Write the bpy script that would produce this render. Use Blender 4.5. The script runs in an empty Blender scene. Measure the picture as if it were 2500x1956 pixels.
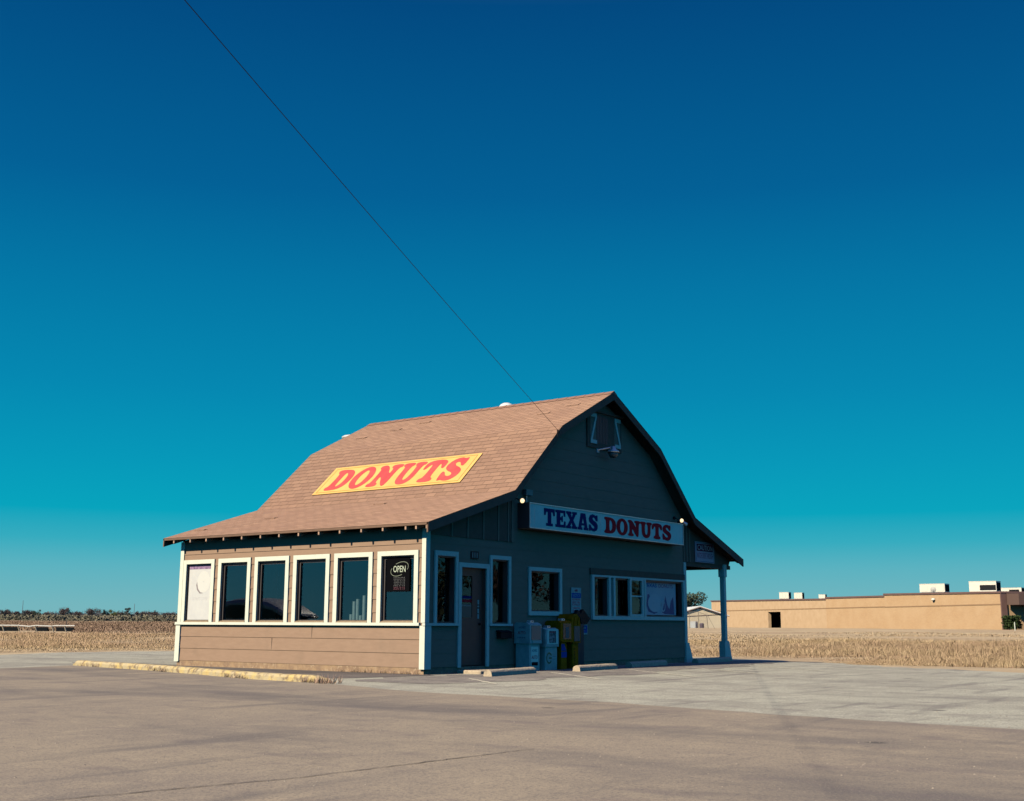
import bpy, math, random
import numpy as np
from mathutils import Vector, Matrix
from mathutils.geometry import tessellate_polygon
random.seed(7); rng = np.random.default_rng(7)
SC = bpy.context.scene; COL = SC.collection
rad = math.radians

# ------------------------------------------------------------------ camera
CAM = Vector((-19.3889, -16.8555, 1.0516)); FPX = 2883.3
yaw, pitch, roll = 0.9271, 0.1875, 0.0040
_fh = Vector((math.sin(yaw), math.cos(yaw), 0)); _rt = Vector((math.cos(yaw), -math.sin(yaw), 0)); _up = Vector((0, 0, 1))
_F = _fh*math.cos(pitch) + _up*math.sin(pitch); _U = _up*math.cos(pitch) - _fh*math.sin(pitch)
_R = _rt*math.cos(roll) + _U*math.sin(roll); _U2 = _U*math.cos(roll) - _rt*math.sin(roll)
cd = bpy.data.cameras.new('camera'); cam = bpy.data.objects.new('camera', cd); COL.objects.link(cam)
cd.sensor_width = 36; cd.lens = FPX/2500*36; cd.clip_start = 0.1; cd.clip_end = 5000
m = Matrix.Identity(4)
for i, v in enumerate((_R, _U2, -_F)):
    for k in range(3): m[k][i] = v[k]
m.translation = CAM; cam.matrix_world = m; SC.camera = cam

def P(u, v, D):
    """a point D metres down the road from the lens, on the bearing u, v"""
    r = _F*FPX + _R*(u-1250) - _U2*(v-978)
    return CAM + r*(D/r.dot(_fh))

# ------------------------------------------------------------------ light
EXPO = 0.7
SUN_DIR = Vector((-1, .2, .78)).normalized()
sl = bpy.data.lights.new('sun', 'SUN'); sl.energy = 5.0; sl.angle = rad(.53); sl.color = (1, .895, .70)
so = bpy.data.objects.new('sun', sl); COL.objects.link(so)
so.rotation_euler = SUN_DIR.to_track_quat('Z', 'Y').to_euler(); so.location = (-30, 6, 30)
W = bpy.data.worlds.new('World'); SC.world = W; W.use_nodes = True
nt = W.node_tree; nt.nodes.clear(); N = nt.nodes; LK = nt.links
sky = N.new('ShaderNodeTexSky'); sky.sky_type = 'NISHITA'; sky.sun_disc = False
sky.sun_elevation = math.asin(SUN_DIR.z); sky.sun_rotation = math.atan2(SUN_DIR.x, SUN_DIR.y)
tc = N.new('ShaderNodeTexCoord'); sx = N.new('ShaderNodeSeparateXYZ'); LK.new(tc.outputs['Generated'], sx.inputs[0])
mp = N.new('ShaderNodeMapRange'); mp.inputs['From Min'].default_value = 0; mp.inputs['From Max'].default_value = 1
LK.new(sx.outputs['Z'], mp.inputs['Value'])
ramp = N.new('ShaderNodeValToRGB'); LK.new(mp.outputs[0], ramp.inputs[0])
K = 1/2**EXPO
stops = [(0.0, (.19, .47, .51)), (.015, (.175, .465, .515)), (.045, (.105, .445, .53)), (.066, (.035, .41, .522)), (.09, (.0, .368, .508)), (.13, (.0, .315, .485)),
         (.19, (0, .245, .44)), (.28, (0, .175, .37)), (.35, (0, .118, .305)), (.49, (0, .066, .215)), (.58, (.09, .12, .33)), (1, (.14, .14, .36))]  # stops above the view raised and reddened to fill the shade
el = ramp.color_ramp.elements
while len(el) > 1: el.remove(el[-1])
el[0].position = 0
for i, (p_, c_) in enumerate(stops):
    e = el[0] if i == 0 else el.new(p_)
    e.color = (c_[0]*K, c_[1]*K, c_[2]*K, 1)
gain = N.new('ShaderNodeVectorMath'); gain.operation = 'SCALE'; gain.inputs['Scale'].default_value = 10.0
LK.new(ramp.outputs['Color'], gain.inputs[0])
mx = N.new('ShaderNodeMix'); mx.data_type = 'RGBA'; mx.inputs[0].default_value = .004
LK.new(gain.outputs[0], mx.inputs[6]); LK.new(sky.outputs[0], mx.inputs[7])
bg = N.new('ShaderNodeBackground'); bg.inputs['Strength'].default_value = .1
# the sky behind the viewer is brightened and blued to fill the shaded gable
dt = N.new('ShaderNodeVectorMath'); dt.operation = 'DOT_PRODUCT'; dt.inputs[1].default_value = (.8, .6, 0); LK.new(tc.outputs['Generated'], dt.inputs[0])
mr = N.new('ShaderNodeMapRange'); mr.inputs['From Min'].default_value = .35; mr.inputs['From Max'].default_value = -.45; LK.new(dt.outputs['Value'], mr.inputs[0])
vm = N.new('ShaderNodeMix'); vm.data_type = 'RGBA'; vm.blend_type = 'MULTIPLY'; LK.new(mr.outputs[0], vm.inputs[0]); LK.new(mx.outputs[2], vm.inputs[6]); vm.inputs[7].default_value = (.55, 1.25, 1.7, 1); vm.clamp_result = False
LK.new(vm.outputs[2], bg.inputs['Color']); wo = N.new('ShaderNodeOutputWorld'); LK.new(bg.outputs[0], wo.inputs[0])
SC.view_settings.view_transform = 'Standard'; SC.view_settings.look = 'None'
SC.view_settings.exposure = EXPO; SC.view_settings.gamma = 1
SC.cycles.max_bounces = 6; SC.cycles.diffuse_bounces = 0; SC.cycles.transparent_max_bounces = 12

# ------------------------------------------------------------------ materials
MATS = {}
def mat(name, col, rough=.8, col2=None, scale=4, detail=6, bump=0, bscale=40, metal=0, spec=.3, stretch=(1, 1, 1), lo=.35, hi=.65,
        col3=None, scale3=1, lo3=.5, hi3=.7, stretch3=(1, 1, 1), emit=None, estr=0, bdist=.01):
    if name in MATS: return MATS[name]
    M = bpy.data.materials.new(name); M.use_nodes = True; n = M.node_tree.nodes; l = M.node_tree.links
    b = n['Principled BSDF']; b.inputs['Roughness'].default_value = rough; b.inputs['Metallic'].default_value = metal
    b.inputs['Specular IOR Level'].default_value = spec
    b.inputs['Base Color'].default_value = (*col, 1)
    tcn = n.new('ShaderNodeTexCoord')
    def noise(sc, st, det):
        mpn = n.new('ShaderNodeMapping'); mpn.inputs['Scale'].default_value = st; l.new(tcn.outputs['Object'], mpn.inputs[0])
        t = n.new('ShaderNodeTexNoise'); t.inputs['Scale'].default_value = sc; t.inputs['Detail'].default_value = det
        t.inputs['Roughness'].default_value = .6; l.new(mpn.outputs[0], t.inputs[0]); return t
    def rng_(t, a, c_):
        r = n.new('ShaderNodeMapRange'); r.inputs['From Min'].default_value = a; r.inputs['From Max'].default_value = c_; l.new(t, r.inputs[0]); return r.outputs[0]
    cur = None
    if col2:
        t = noise(scale, stretch, detail); mxn = n.new('ShaderNodeMix'); mxn.data_type = 'RGBA'
        mxn.inputs[6].default_value = (*col, 1); mxn.inputs[7].default_value = (*col2, 1)
        l.new(rng_(t.outputs[0], lo, hi), mxn.inputs[0]); cur = mxn.outputs[2]
    if col3:
        t = noise(scale3, stretch3, 8); mxn = n.new('ShaderNodeMix'); mxn.data_type = 'RGBA'
        if cur: l.new(cur, mxn.inputs[6])
        else: mxn.inputs[6].default_value = (*col, 1)
        mxn.inputs[7].default_value = (*col3, 1); l.new(rng_(t.outputs[0], lo3, hi3), mxn.inputs[0]); cur = mxn.outputs[2]
    if cur: l.new(cur, b.inputs['Base Color'])
    if bump:
        t = noise(bscale, (1, 1, 1), 5); bp = n.new('ShaderNodeBump'); bp.inputs['Strength'].default_value = bump; bp.inputs['Distance'].default_value = bdist
        l.new(t.outputs[0], bp.inputs['Height']); l.new(bp.outputs[0], b.inputs['Normal'])
    if emit:
        b.inputs['Emission Color'].default_value = (*emit, 1); b.inputs['Emission Strength'].default_value = estr
    MATS[name] = M; return M

siding = mat('siding_paint', (.243, .162, .113), .75, (.266, .178, .124), 3, 5, .25, 60, stretch=(1, 1, 4), col3=(.215, .148, .104), scale3=1.3, lo3=.58, hi3=.8, bdist=.004, spec=.04)
trimw = mat('white_trim_paint', (.54, .55, .45), .6, (.47, .48, .40), 9, 6, .1, 50, lo=.5, hi=.75, spec=.12)
trimb = mat('brown_trim_paint', (.16, .10, .07), .8, (.135, .085, .06), 5, spec=.05)
tailp = mat('rafter_tail_paint', (.36, .225, .15), .7, (.30, .19, .13), 9)
found = mat('foundation_render', (.30, .20, .115), .95, (.20, .13, .085), 5, 8, .6, 30, col3=(.36, .27, .18), scale3=14, lo3=.55, hi3=.7)
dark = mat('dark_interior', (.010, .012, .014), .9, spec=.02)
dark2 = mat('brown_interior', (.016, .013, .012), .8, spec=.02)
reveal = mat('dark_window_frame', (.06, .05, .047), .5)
sillm = mat('tan_sill_paint', (.29, .21, .13), .7, (.23, .17, .11), 12)
blackm = mat('black_plastic', (.012, .012, .014), .6, spec=.08)
whitep = mat('white_plastic', (.36, .44, .38), .6, (.26, .33, .29), 6, spec=.1)
yellowb = mat('yellow_enamel', (.42, .13, .002), .6, (.30, .09, .003), 6, spec=.05)
metalg = mat('galvanised_metal', (.55, .55, .53), .4, (.4, .4, .39), 8, metal=.5)
concrete = mat('concrete', (.44, .35, .24), .95, (.33, .26, .18), 12, 8, .6, 50, col3=(.12, .10, .08), scale3=9, lo3=.6, hi3=.75)
signw = mat('sign_acrylic_white', (.50, .68, .56), .5, (.44, .60, .50), 2, spec=.1)
navy = mat('navy_vinyl', (.006, .02, .10), .7, spec=.03)
redv = mat('red_vinyl', (.62, .02, .025), .7, spec=.03)
redroof = mat('faded_red_paint', (.40, .055, .058), .75, (.46, .075, .07), 3, spec=.05)
yelroof = mat('banner_yellow', (.60, .355, .115), .7, (.55, .315, .095), 2.5, spec=.1)
orange = mat('banner_border', (.55, .16, .03), .6)
curbm = mat('worn_yellow_curb_paint', (.45, .335, .145), .95, (.38, .31, .19), 4, 8, .6, 30, lo=.4, hi=.55, col3=(.20, .15, .10), scale3=7, lo3=.5, hi3=.62, spec=.05)
linep = mat('worn_line_paint', (.56, .52, .38), .9, (.36, .32, .25), 9, 8, lo=.4, hi=.6)
red2 = mat('sign_red', (.42, .03, .05), .7, spec=.03); magenta = mat('notice_print', (.55, .05, .10), .7, spec=.03)
bluem = mat('sign_blue', (.01, .06, .28), .7, spec=.03)
paper = mat('poster_paper', (.47, .46, .43), .6, (.43, .425, .41), 5)
bulb = mat('lit_bulb', (.9, .8, .6), .4, emit=(1, .72, .38), estr=.95)
teal = mat('teal_box_paint', (.05, .16, .16), .5)
steel = mat('chrome', (.5, .5, .5), .2, metal=1)

def ground_mat(name, base, c2, dk, lt, grain, scale=1.0):
    """worn asphalt: coarse patches, stains, fine aggregate"""
    M = bpy.data.materials.new(name); M.use_nodes = True; n = M.node_tree.nodes; l = M.node_tree.links
    b = n['Principled BSDF']; b.inputs['Roughness'].default_value = .95; b.inputs['Specular IOR Level'].default_value = .15
    tcn = n.new('ShaderNodeTexCoord')
    def layer(cur, col, sc, st, lo, hi, det=6, rot=0, fac=1.0, ro=.6):
        mpn = n.new('ShaderNodeMapping'); mpn.inputs['Scale'].default_value = st; mpn.inputs['Rotation'].default_value = (0, 0, rot)
        l.new(tcn.outputs['Object'], mpn.inputs[0])
        t = n.new('ShaderNodeTexNoise'); t.inputs['Scale'].default_value = sc; t.inputs['Detail'].default_value = det; t.inputs['Roughness'].default_value = ro
        l.new(mpn.outputs[0], t.inputs[0])
        r = n.new('ShaderNodeMapRange'); r.inputs['From Min'].default_value = lo; r.inputs['From Max'].default_value = hi; r.inputs['To Max'].default_value = fac
        l.new(t.outputs[0], r.inputs[0])
        x = n.new('ShaderNodeMix'); x.data_type = 'RGBA'; l.new(r.outputs[0], x.inputs[0])
        if cur is None: x.inputs[6].default_value = (*base, 1)
        else: l.new(cur, x.inputs[6])
        x.inputs[7].default_value = (*col, 1); return x.outputs[2], t
    c, _ = layer(None, c2, .35*scale, (1, 1, 1), .4, .6)
    c, _ = layer(c, lt, 2.2*scale, (1, 1, 1), .5, .68, fac=.6)
    c, _ = layer(c, dk, .5*scale, (1, .38, 1), .49, .65, rot=.6, fac=.8 if name.startswith('brown') else .5, det=8)
    c, _ = layer(c, (dk[0]*1.25, dk[1]*1.15, dk[2]*1.15), 1.7*scale, (1, .5, 1), .56, .66, rot=.4, fac=.5, det=8)
    c, _ = layer(c, dk, .9*scale, (.22, 1.4, 1), .55, .66, rot=-.75, fac=.6, det=5)
    c, g0 = layer(c, dk, 11, (1, 1, 1), .53, .68, fac=grain*.8, det=5, ro=.75)
    c, g1 = layer(c, dk, 38, (1, 1, 1), .50, .66, fac=grain, det=3, ro=.7)
    c, g2 = layer(c, lt, 55, (1, 1, 1), .55, .72, fac=grain, det=3, ro=.7)
    # fine cracks, only here and there
    nz = n.new('ShaderNodeTexNoise'); nz.inputs['Scale'].default_value = 1.3; nz.inputs['Detail'].default_value = 6; l.new(tcn.outputs['Object'], nz.inputs[0])
    add = n.new('ShaderNodeVectorMath'); add.operation = 'MULTIPLY_ADD'; add.inputs[1].default_value = (.9, .9, 0); l.new(nz.outputs['Color'], add.inputs[0]); l.new(tcn.outputs['Object'], add.inputs[2])
    vo = n.new('ShaderNodeTexVoronoi'); vo.feature = 'DISTANCE_TO_EDGE'; vo.inputs['Scale'].default_value = .28; l.new(add.outputs[0], vo.inputs['Vector'])
    r1 = n.new('ShaderNodeMapRange'); r1.inputs['From Min'].default_value = .0006; r1.inputs['From Max'].default_value = .0016; r1.inputs['To Min'].default_value = 1; r1.inputs['To Max'].default_value = 0; l.new(vo.outputs['Distance'], r1.inputs[0])
    nm = n.new('ShaderNodeTexNoise'); nm.inputs['Scale'].default_value = .22; nm.inputs['Detail'].default_value = 3; l.new(tcn.outputs['Object'], nm.inputs[0])
    r2 = n.new('ShaderNodeMapRange'); r2.inputs['From Min'].default_value = .48; r2.inputs['From Max'].default_value = .56; r2.inputs['To Max'].default_value = .5 if name.startswith('pale') else .12; l.new(nm.outputs[0], r2.inputs[0])
    mm_ = n.new('ShaderNodeMath'); mm_.operation = 'MULTIPLY'; l.new(r1.outputs[0], mm_.inputs[0]); l.new(r2.outputs[0], mm_.inputs[1])
    xc = n.new('ShaderNodeMix'); xc.data_type = 'RGBA'; l.new(mm_.outputs[0], xc.inputs[0]); l.new(c, xc.inputs[6]); xc.inputs[7].default_value = (.05, .042, .038, 1); c = xc.outputs[2]
    # small oil drips
    vd = n.new('ShaderNodeTexVoronoi'); vd.inputs['Scale'].default_value = .55; l.new(tcn.outputs['Object'], vd.inputs['Vector'])
    rd = n.new('ShaderNodeMapRange'); rd.inputs['From Min'].default_value = .035; rd.inputs['From Max'].default_value = .065; rd.inputs['To Min'].default_value = .75; rd.inputs['To Max'].default_value = 0; l.new(vd.outputs['Distance'], rd.inputs[0])
    xd = n.new('ShaderNodeMix'); xd.data_type = 'RGBA'; l.new(rd.outputs[0], xd.inputs[0]); l.new(c, xd.inputs[6]); xd.inputs[7].default_value = (dk[0]*.6, dk[1]*.6, dk[2]*.6, 1); c = xd.outputs[2]
    l.new(c, b.inputs['Base Color'])
    bp = n.new('ShaderNodeBump'); bp.inputs['Strength'].default_value = .55; bp.inputs['Distance'].default_value = .012
    l.new(g1.outputs[0], bp.inputs['Height']); l.new(bp.outputs[0], b.inputs['Normal'])
    return M
roadm = ground_mat('brown_worn_asphalt', (.262, .213, .156), (.225, .184, .142), (.112, .098, .092), (.31, .252, .178), .65)
lotm = ground_mat('pale_gravelly_asphalt', (.355, .34, .265), (.295, .278, .22), (.12, .105, .098), (.43, .41, .325), .85, 1.3)
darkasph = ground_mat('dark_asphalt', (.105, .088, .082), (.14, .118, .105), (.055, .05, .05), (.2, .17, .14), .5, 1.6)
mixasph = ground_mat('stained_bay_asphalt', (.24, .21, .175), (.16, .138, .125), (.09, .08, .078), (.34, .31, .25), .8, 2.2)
fieldm = ground_mat('dry_field_soil', (.42, .325, .20), (.35, .262, .16), (.25, .175, .11), (.50, .40, .255), .6, .25)

def shingle_mat():
    M = bpy.data.materials.new('asphalt_shingles'); M.use_nodes = True; n = M.node_tree.nodes; l = M.node_tree.links
    b = n['Principled BSDF']; b.inputs['Roughness'].default_value = .92; b.inputs['Diffuse Roughness'].default_value = 1; b.inputs['Specular IOR Level'].default_value = .15
    uv = n.new('ShaderNodeUVMap'); uv.uv_map = 'UVMap'
    br = n.new('ShaderNodeTexBrick'); br.offset = .5; br.inputs['Scale'].default_value = 1; br.inputs['Brick Width'].default_value = .33
    br.inputs['Row Height'].default_value = .165; br.inputs['Mortar Size'].default_value = .011; br.inputs['Mortar Smooth'].default_value = .3
    br.inputs['Color1'].default_value = (.315, .186, .122, 1); br.inputs['Color2'].default_value = (.235, .137, .092, 1); br.inputs['Mortar'].default_value = (.145, .088, .06, 1)
    br.inputs['Bias'].default_value = -.1
    l.new(uv.outputs[0], br.inputs['Vector'])
    t = n.new('ShaderNodeTexNoise'); t.inputs['Scale'].default_value = 1.1; t.inputs['Detail'].default_value = 6; l.new(uv.outputs[0], t.inputs[0])
    r = n.new('ShaderNodeMapRange'); r.inputs['From Min'].default_value = .45; r.inputs['From Max'].default_value = .72; r.inputs['To Max'].default_value = .45; l.new(t.outputs[0], r.inputs[0])
    x = n.new('ShaderNodeMix'); x.data_type = 'RGBA'; l.new(r.outputs[0], x.inputs[0]); l.new(br.outputs['Color'], x.inputs[6]); x.inputs[7].default_value = (.22, .125, .09, 1)
    t2 = n.new('ShaderNodeTexNoise'); t2.inputs['Scale'].default_value = 45; t2.inputs['Detail'].default_value = 3; l.new(uv.outputs[0], t2.inputs[0])
    r2 = n.new('ShaderNodeMapRange'); r2.inputs['From Min'].default_value = .4; r2.inputs['From Max'].default_value = .7; r2.inputs['To Max'].default_value = .4; l.new(t2.outputs[0], r2.inputs[0])
    x2 = n.new('ShaderNodeMix'); x2.data_type = 'RGBA'; l.new(r2.outputs[0], x2.inputs[0]); l.new(x.outputs[2], x2.inputs[6]); x2.inputs[7].default_value = (.37, .22, .15, 1)
    l.new(x2.outputs[2], b.inputs['Base Color'])
    bp = n.new('ShaderNodeBump'); bp.inputs['Strength'].default_value = .5; bp.inputs['Distance'].default_value = .006
    l.new(br.outputs['Fac'], bp.inputs['Height']); bp.invert = True; l.new(bp.outputs[0], b.inputs['Normal'])
    return M
shing = shingle_mat()

def brick_mat():
    M = bpy.data.materials.new('tan_brick'); M.use_nodes = True; n = M.node_tree.nodes; l = M.node_tree.links
    b = n['Principled BSDF']; b.inputs['Roughness'].default_value = .9
    uv = n.new('ShaderNodeUVMap'); uv.uv_map = 'UVMap'
    br = n.new('ShaderNodeTexBrick'); br.offset = .5; br.inputs['Scale'].default_value = 1; br.inputs['Brick Width'].default_value = .25
    br.inputs['Row Height'].default_value = .09; br.inputs['Mortar Size'].default_value = .008
    br.inputs['Color1'].default_value = (.43, .265, .135, 1); br.inputs['Color2'].default_value = (.375, .225, .115, 1); br.inputs['Mortar'].default_value = (.42, .30, .18, 1)
    l.new(uv.outputs[0], br.inputs['Vector'])
    t = n.new('ShaderNodeTexNoise'); t.inputs['Scale'].default_value = .5; t.inputs['Detail'].default_value = 8; l.new(uv.outputs[0], t.inputs[0])
    r = n.new('ShaderNodeMapRange'); r.inputs['From Min'].default_value = .4; r.inputs['From Max'].default_value = .7; r.inputs['To Max'].default_value = .5; l.new(t.outputs[0], r.inputs[0])
    x = n.new('ShaderNodeMix'); x.data_type = 'RGBA'; l.new(r.outputs[0], x.inputs[0]); l.new(br.outputs['Color'], x.inputs[6]); x.inputs[7].default_value = (.47, .32, .185, 1)
    l.new(x.outputs[2], b.inputs['Base Color']); return M
brickm = brick_mat()

def glass_mat(name, tint=(.9, .95, .95), refl=1.15, dirt=.004):
    M = bpy.data.materials.new(name); M.use_nodes = True; n = M.node_tree.nodes; l = M.node_tree.links; n.clear()
    o = n.new('ShaderNodeOutputMaterial'); tr = n.new('ShaderNodeBsdfTransparent'); tr.inputs[0].default_value = (*tint, 1)
    gl = n.new('ShaderNodeBsdfGlossy'); gl.inputs['Roughness'].default_value = .01
    fr = n.new('ShaderNodeFresnel'); fr.inputs[0].default_value = 1.5
    mu = n.new('ShaderNodeMath'); mu.operation = 'MULTIPLY'; mu.inputs[1].default_value = 1.9*refl; mu.use_clamp = True; l.new(fr.outputs[0], mu.inputs[0])
    mxs = n.new('ShaderNodeMixShader'); l.new(mu.outputs[0], mxs.inputs[0]); l.new(tr.outputs[0], mxs.inputs[1]); l.new(gl.outputs[0], mxs.inputs[2])
    tcn = n.new('ShaderNodeTexCoord'); t = n.new('ShaderNodeTexNoise'); t.inputs['Scale'].default_value = 3; t.inputs['Detail'].default_value = 9; l.new(tcn.outputs['Object'], t.inputs[0])
    r = n.new('ShaderNodeMapRange'); r.inputs['From Min'].default_value = .5; r.inputs['From Max'].default_value = .8; r.inputs['To Max'].default_value = dirt; l.new(t.outputs[0], r.inputs[0])
    df = n.new('ShaderNodeBsdfDiffuse'); df.inputs[0].default_value = (.3, .33, .33, 1)
    m2 = n.new('ShaderNodeMixShader'); l.new(r.outputs[0], m2.inputs[0]); l.new(mxs.outputs[0], m2.inputs[1]); l.new(df.outputs[0], m2.inputs[2])
    bp = n.new('ShaderNodeBump'); bp.inputs['Strength'].default_value = .03; bp.inputs['Distance'].default_value = .03
    t3 = n.new('ShaderNodeTexNoise'); t3.inputs['Scale'].default_value = 1.2; l.new(tcn.outputs['Object'], t3.inputs[0]); l.new(t3.outputs[0], bp.inputs['Height']); l.new(bp.outputs[0], gl.inputs['Normal'])
    l.new(m2.outputs[0], o.inputs[0]); return M
glass = glass_mat('window_glass')
glass2 = glass_mat('shaded_window_glass', refl=.5, dirt=.0)

# ------------------------------------------------------------------ mesh builder
class MB:
    def __init__(s): s.v = []; s.f = []; s.m = []; s.uv = {}
    def add(s, vs, fs, mi=0):
        b = len(s.v); s.v += [tuple(p) for p in vs]
        for f in fs: s.f.append(tuple(i+b for i in f)); s.m.append(mi)
        return s
    def box(s, x0, x1, y0, y1, z0, z1, mi=0):
        x0, x1 = min(x0, x1), max(x0, x1); y0, y1 = min(y0, y1), max(y0, y1); z0, z1 = min(z0, z1), max(z0, z1)
        return s.add([(x0,y0,z0),(x1,y0,z0),(x1,y1,z0),(x0,y1,z0),(x0,y0,z1),(x1,y0,z1),(x1,y1,z1),(x0,y1,z1)],
                     [(0,3,2,1),(4,5,6,7),(0,1,5,4),(1,2,6,5),(2,3,7,6),(3,0,4,7)], mi)
    def bbox(s, x0, x1, y0, y1, z0, z1, b=.01, mi=0):
        """box with chamfered vertical and top edges"""
        x0, x1 = min(x0, x1), max(x0, x1); y0, y1 = min(y0, y1), max(y0, y1)
        pl = [(x0+b,y0),(x1-b,y0),(x1,y0+b),(x1,y1-b),(x1-b,y1),(x0+b,y1),(x0,y1-b),(x0,y0+b)]
        cx, cy = (x0+x1)/2, (y0+y1)/2
        kx, ky = 1-2*b/(x1-x0), 1-2*b/(y1-y0)
        vs = [(x,y,z0) for x,y in pl]+[(x,y,z1-b) for x,y in pl]+[(cx+(x-cx)*kx, cy+(y-cy)*ky, z1) for x,y in pl]
        fs = [tuple(reversed(range(8)))]+[(i,(i+1)%8,8+(i+1)%8,8+i) for i in range(8)]+[(8+i,8+(i+1)%8,16+(i+1)%8,16+i) for i in range(8)]+[tuple(range(16,24))]
        return s.add(vs, fs, mi)
    def loft(s, rings, mi=0, cap=True, closed=True):
        n = len(rings[0]); vs = [p for r in rings for p in r]; fs = []
        for k in range(len(rings)-1):
            for i in range(n if closed else n-1):
                j = (i+1) % n; fs.append((k*n+i, k*n+j, (k+1)*n+j, (k+1)*n+i))
        if cap: fs += [tuple(reversed(range(n))), tuple(range((len(rings)-1)*n, len(rings)*n))]
        return s.add(vs, fs, mi)
    def tube(s, p0, p1, r0, r1=None, n=8, mi=0, cap=True):
        p0, p1 = Vector(p0), Vector(p1); r1 = r0 if r1 is None else r1; d = (p1-p0)
        if d.length < 1e-6: return s
        d.normalize(); a = d.orthogonal().normalized(); b = d.cross(a)
        R = lambda c, r: [tuple(c+a*math.cos(t)*r+b*math.sin(t)*r) for t in [2*math.pi*i/n for i in range(n)]]
        return s.loft([R(p0, r0), R(p1, r1)], mi, cap)
    def lathe(s, c, prof, n=20, mi=0, axis='z', cap=True):
        c = Vector(c); rings = []
        for r, h in prof:
            ring = []
            for i in range(n):
                t = 2*math.pi*i/n; q = (math.cos(t)*r, math.sin(t)*r, h)
                if axis == 'y': q = (q[0], q[2], q[1])
                if axis == 'x': q = (q[2], q[0], q[1])
                ring.append(tuple(c+Vector(q)))
            rings.append(ring)
        return s.loft(rings, mi, cap)
    def prism(s, pts, fn, t0, t1, mi=0, holes=()):
        """extrude a 2-D outline (with holes): fn(a,b,t) -> xyz"""
        loops = [list(pts)]+[list(h) for h in holes]
        flat = [p for lp in loops for p in lp]
        tris = tessellate_polygon([[Vector((a, b, 0)) for a, b in lp] for lp in loops])
        n = len(flat); vs = [fn(a, b, t0) for a, b in flat]+[fn(a, b, t1) for a, b in flat]; fs = []
        for t in tris: fs.append(tuple(t)); fs.append(tuple(i+n for i in reversed(t)))
        o = 0
        for lp in loops:
            k = len(lp)
            for i in range(k): j = (i+1) % k; fs.append((o+i, o+j, n+o+j, n+o+i))
            o += k
        return s.add(vs, fs, mi)
    def build(s, name, mats, parent=None, uv=None, smooth=False):
        me = bpy.data.meshes.new(name)
        off = Vector((0, 0, 0)); q = parent
        while q: off += q.location; q = q.parent
        vs = [(x-off.x, y-off.y, z-off.z) for x, y, z in s.v]
        me.from_pydata(vs, [], s.f); mats = mats if isinstance(mats, (list, tuple)) else [mats]
        for mm in mats: me.materials.append(mm)
        if len(mats) > 1: me.polygons.foreach_set('material_index', s.m)
        if uv:
            L = me.uv_layers.new(name='UVMap'); co = s.v
            for poly in me.polygons:
                for li, vi in zip(poly.loop_indices, poly.vertices): L.data[li].uv = uv(Vector(co[vi]), vi)
        if smooth:
            me.polygons.foreach_set('use_smooth', [True]*len(me.polygons))
        me.update(); me.validate()
        o = bpy.data.objects.new(name, me); COL.objects.link(o)
        if parent: o.parent = parent
        return o
def tag(o, label=None, cat=None, group=None, kind=None):
    if label: o['label'] = label
    if cat: o['category'] = cat
    if group: o['group'] = group
    if kind: o['kind'] = kind
    return o
def thing(name, loc, label, cat, group=None):
    o = bpy.data.objects.new(name, None); COL.objects.link(o); o.location = loc; o.empty_display_size = .3
    return tag(o, label, cat, group)
def copy_tree(o, parent=None):
    c = o.copy(); COL.objects.link(c)
    if parent: c.parent = parent
    for ch in list(o.children): copy_tree(ch, c)
    return c
def sstep(a, b, x):
    t = min(1, max(0, (x-a)/(b-a))); return t*t*(3-2*t)

# ------------------------------------------------------------------ letters
def chaikin(p, it=2):
    for _ in range(it):
        q = []
        for i in range(len(p)):
            a, b = p[i], p[(i+1) % len(p)]
            q += [(.75*a[0]+.25*b[0], .75*a[1]+.25*b[1]), (.25*a[0]+.75*b[0], .25*a[1]+.75*b[1])]
        p = q
    return p
def ell(cx, cy, rx, ry, n=22): return [(cx+rx*math.cos(2*math.pi*i/n), cy+ry*math.sin(2*math.pi*i/n)) for i in range(n)]
SLAB = {
 'T': (.80, [(0,1),(.8,1),(.8,.60),(.69,.60),(.64,.80),(.53,.80),(.53,.15),(.65,.15),(.65,0),(.15,0),(.15,.15),(.27,.15),(.27,.8),(.16,.8),(.11,.6),(0,.6)], []),
 'E': (.78, [(0,1),(.76,1),(.76,.64),(.66,.64),(.61,.84),(.37,.84),(.37,.59),(.45,.59),(.48,.68),(.57,.68),(.57,.32),(.48,.32),(.45,.42),(.37,.42),(.37,.16),(.62,.16),(.67,.37),(.78,.37),(.78,0),(0,0),(0,.15),(.1,.15),(.1,.85),(0,.85)], []),
 'X': (.86, [(0,1),(.41,1),(.41,.86),(.36,.86),(.44,.67),(.52,.86),(.47,.86),(.47,1),(.84,1),(.84,.86),(.76,.86),(.56,.5),(.78,.15),(.86,.15),(.86,0),(.43,0),(.43,.15),(.51,.15),(.42,.33),(.31,.15),(.38,.15),(.38,0),(0,0),(0,.15),(.07,.15),(.30,.5),(.07,.86),(0,.86)], []),
 'A': (.86, [(.24,1),(.62,1),(.78,.15),(.86,.15),(.86,0),(.48,0),(.48,.15),(.545,.15),(.53,.27),(.32,.27),(.30,.15),(.37,.15),(.37,0),(0,0),(0,.15),(.06,.15),(.22,.86),(.22,.9)], [[(.42,.74),(.345,.40),(.50,.40)]]),
 'S': (.72, [(.72,.98),(.72,.62),(.58,.62),(.50,.78),(.38,.84),(.30,.78),(.32,.70),(.45,.62),(.62,.54),(.72,.40),(.72,.20),(.62,.06),(.42,-.02),(.28,0),(.16,.05),(.12,0),(0,0),(0,.38),(.13,.38),(.22,.22),(.34,.15),(.44,.19),(.44,.27),(.34,.35),(.14,.46),(.02,.58),(0,.76),(.10,.94),(.30,1.02),(.46,.99),(.56,.94),(.60,.98)], []),
}
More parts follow.
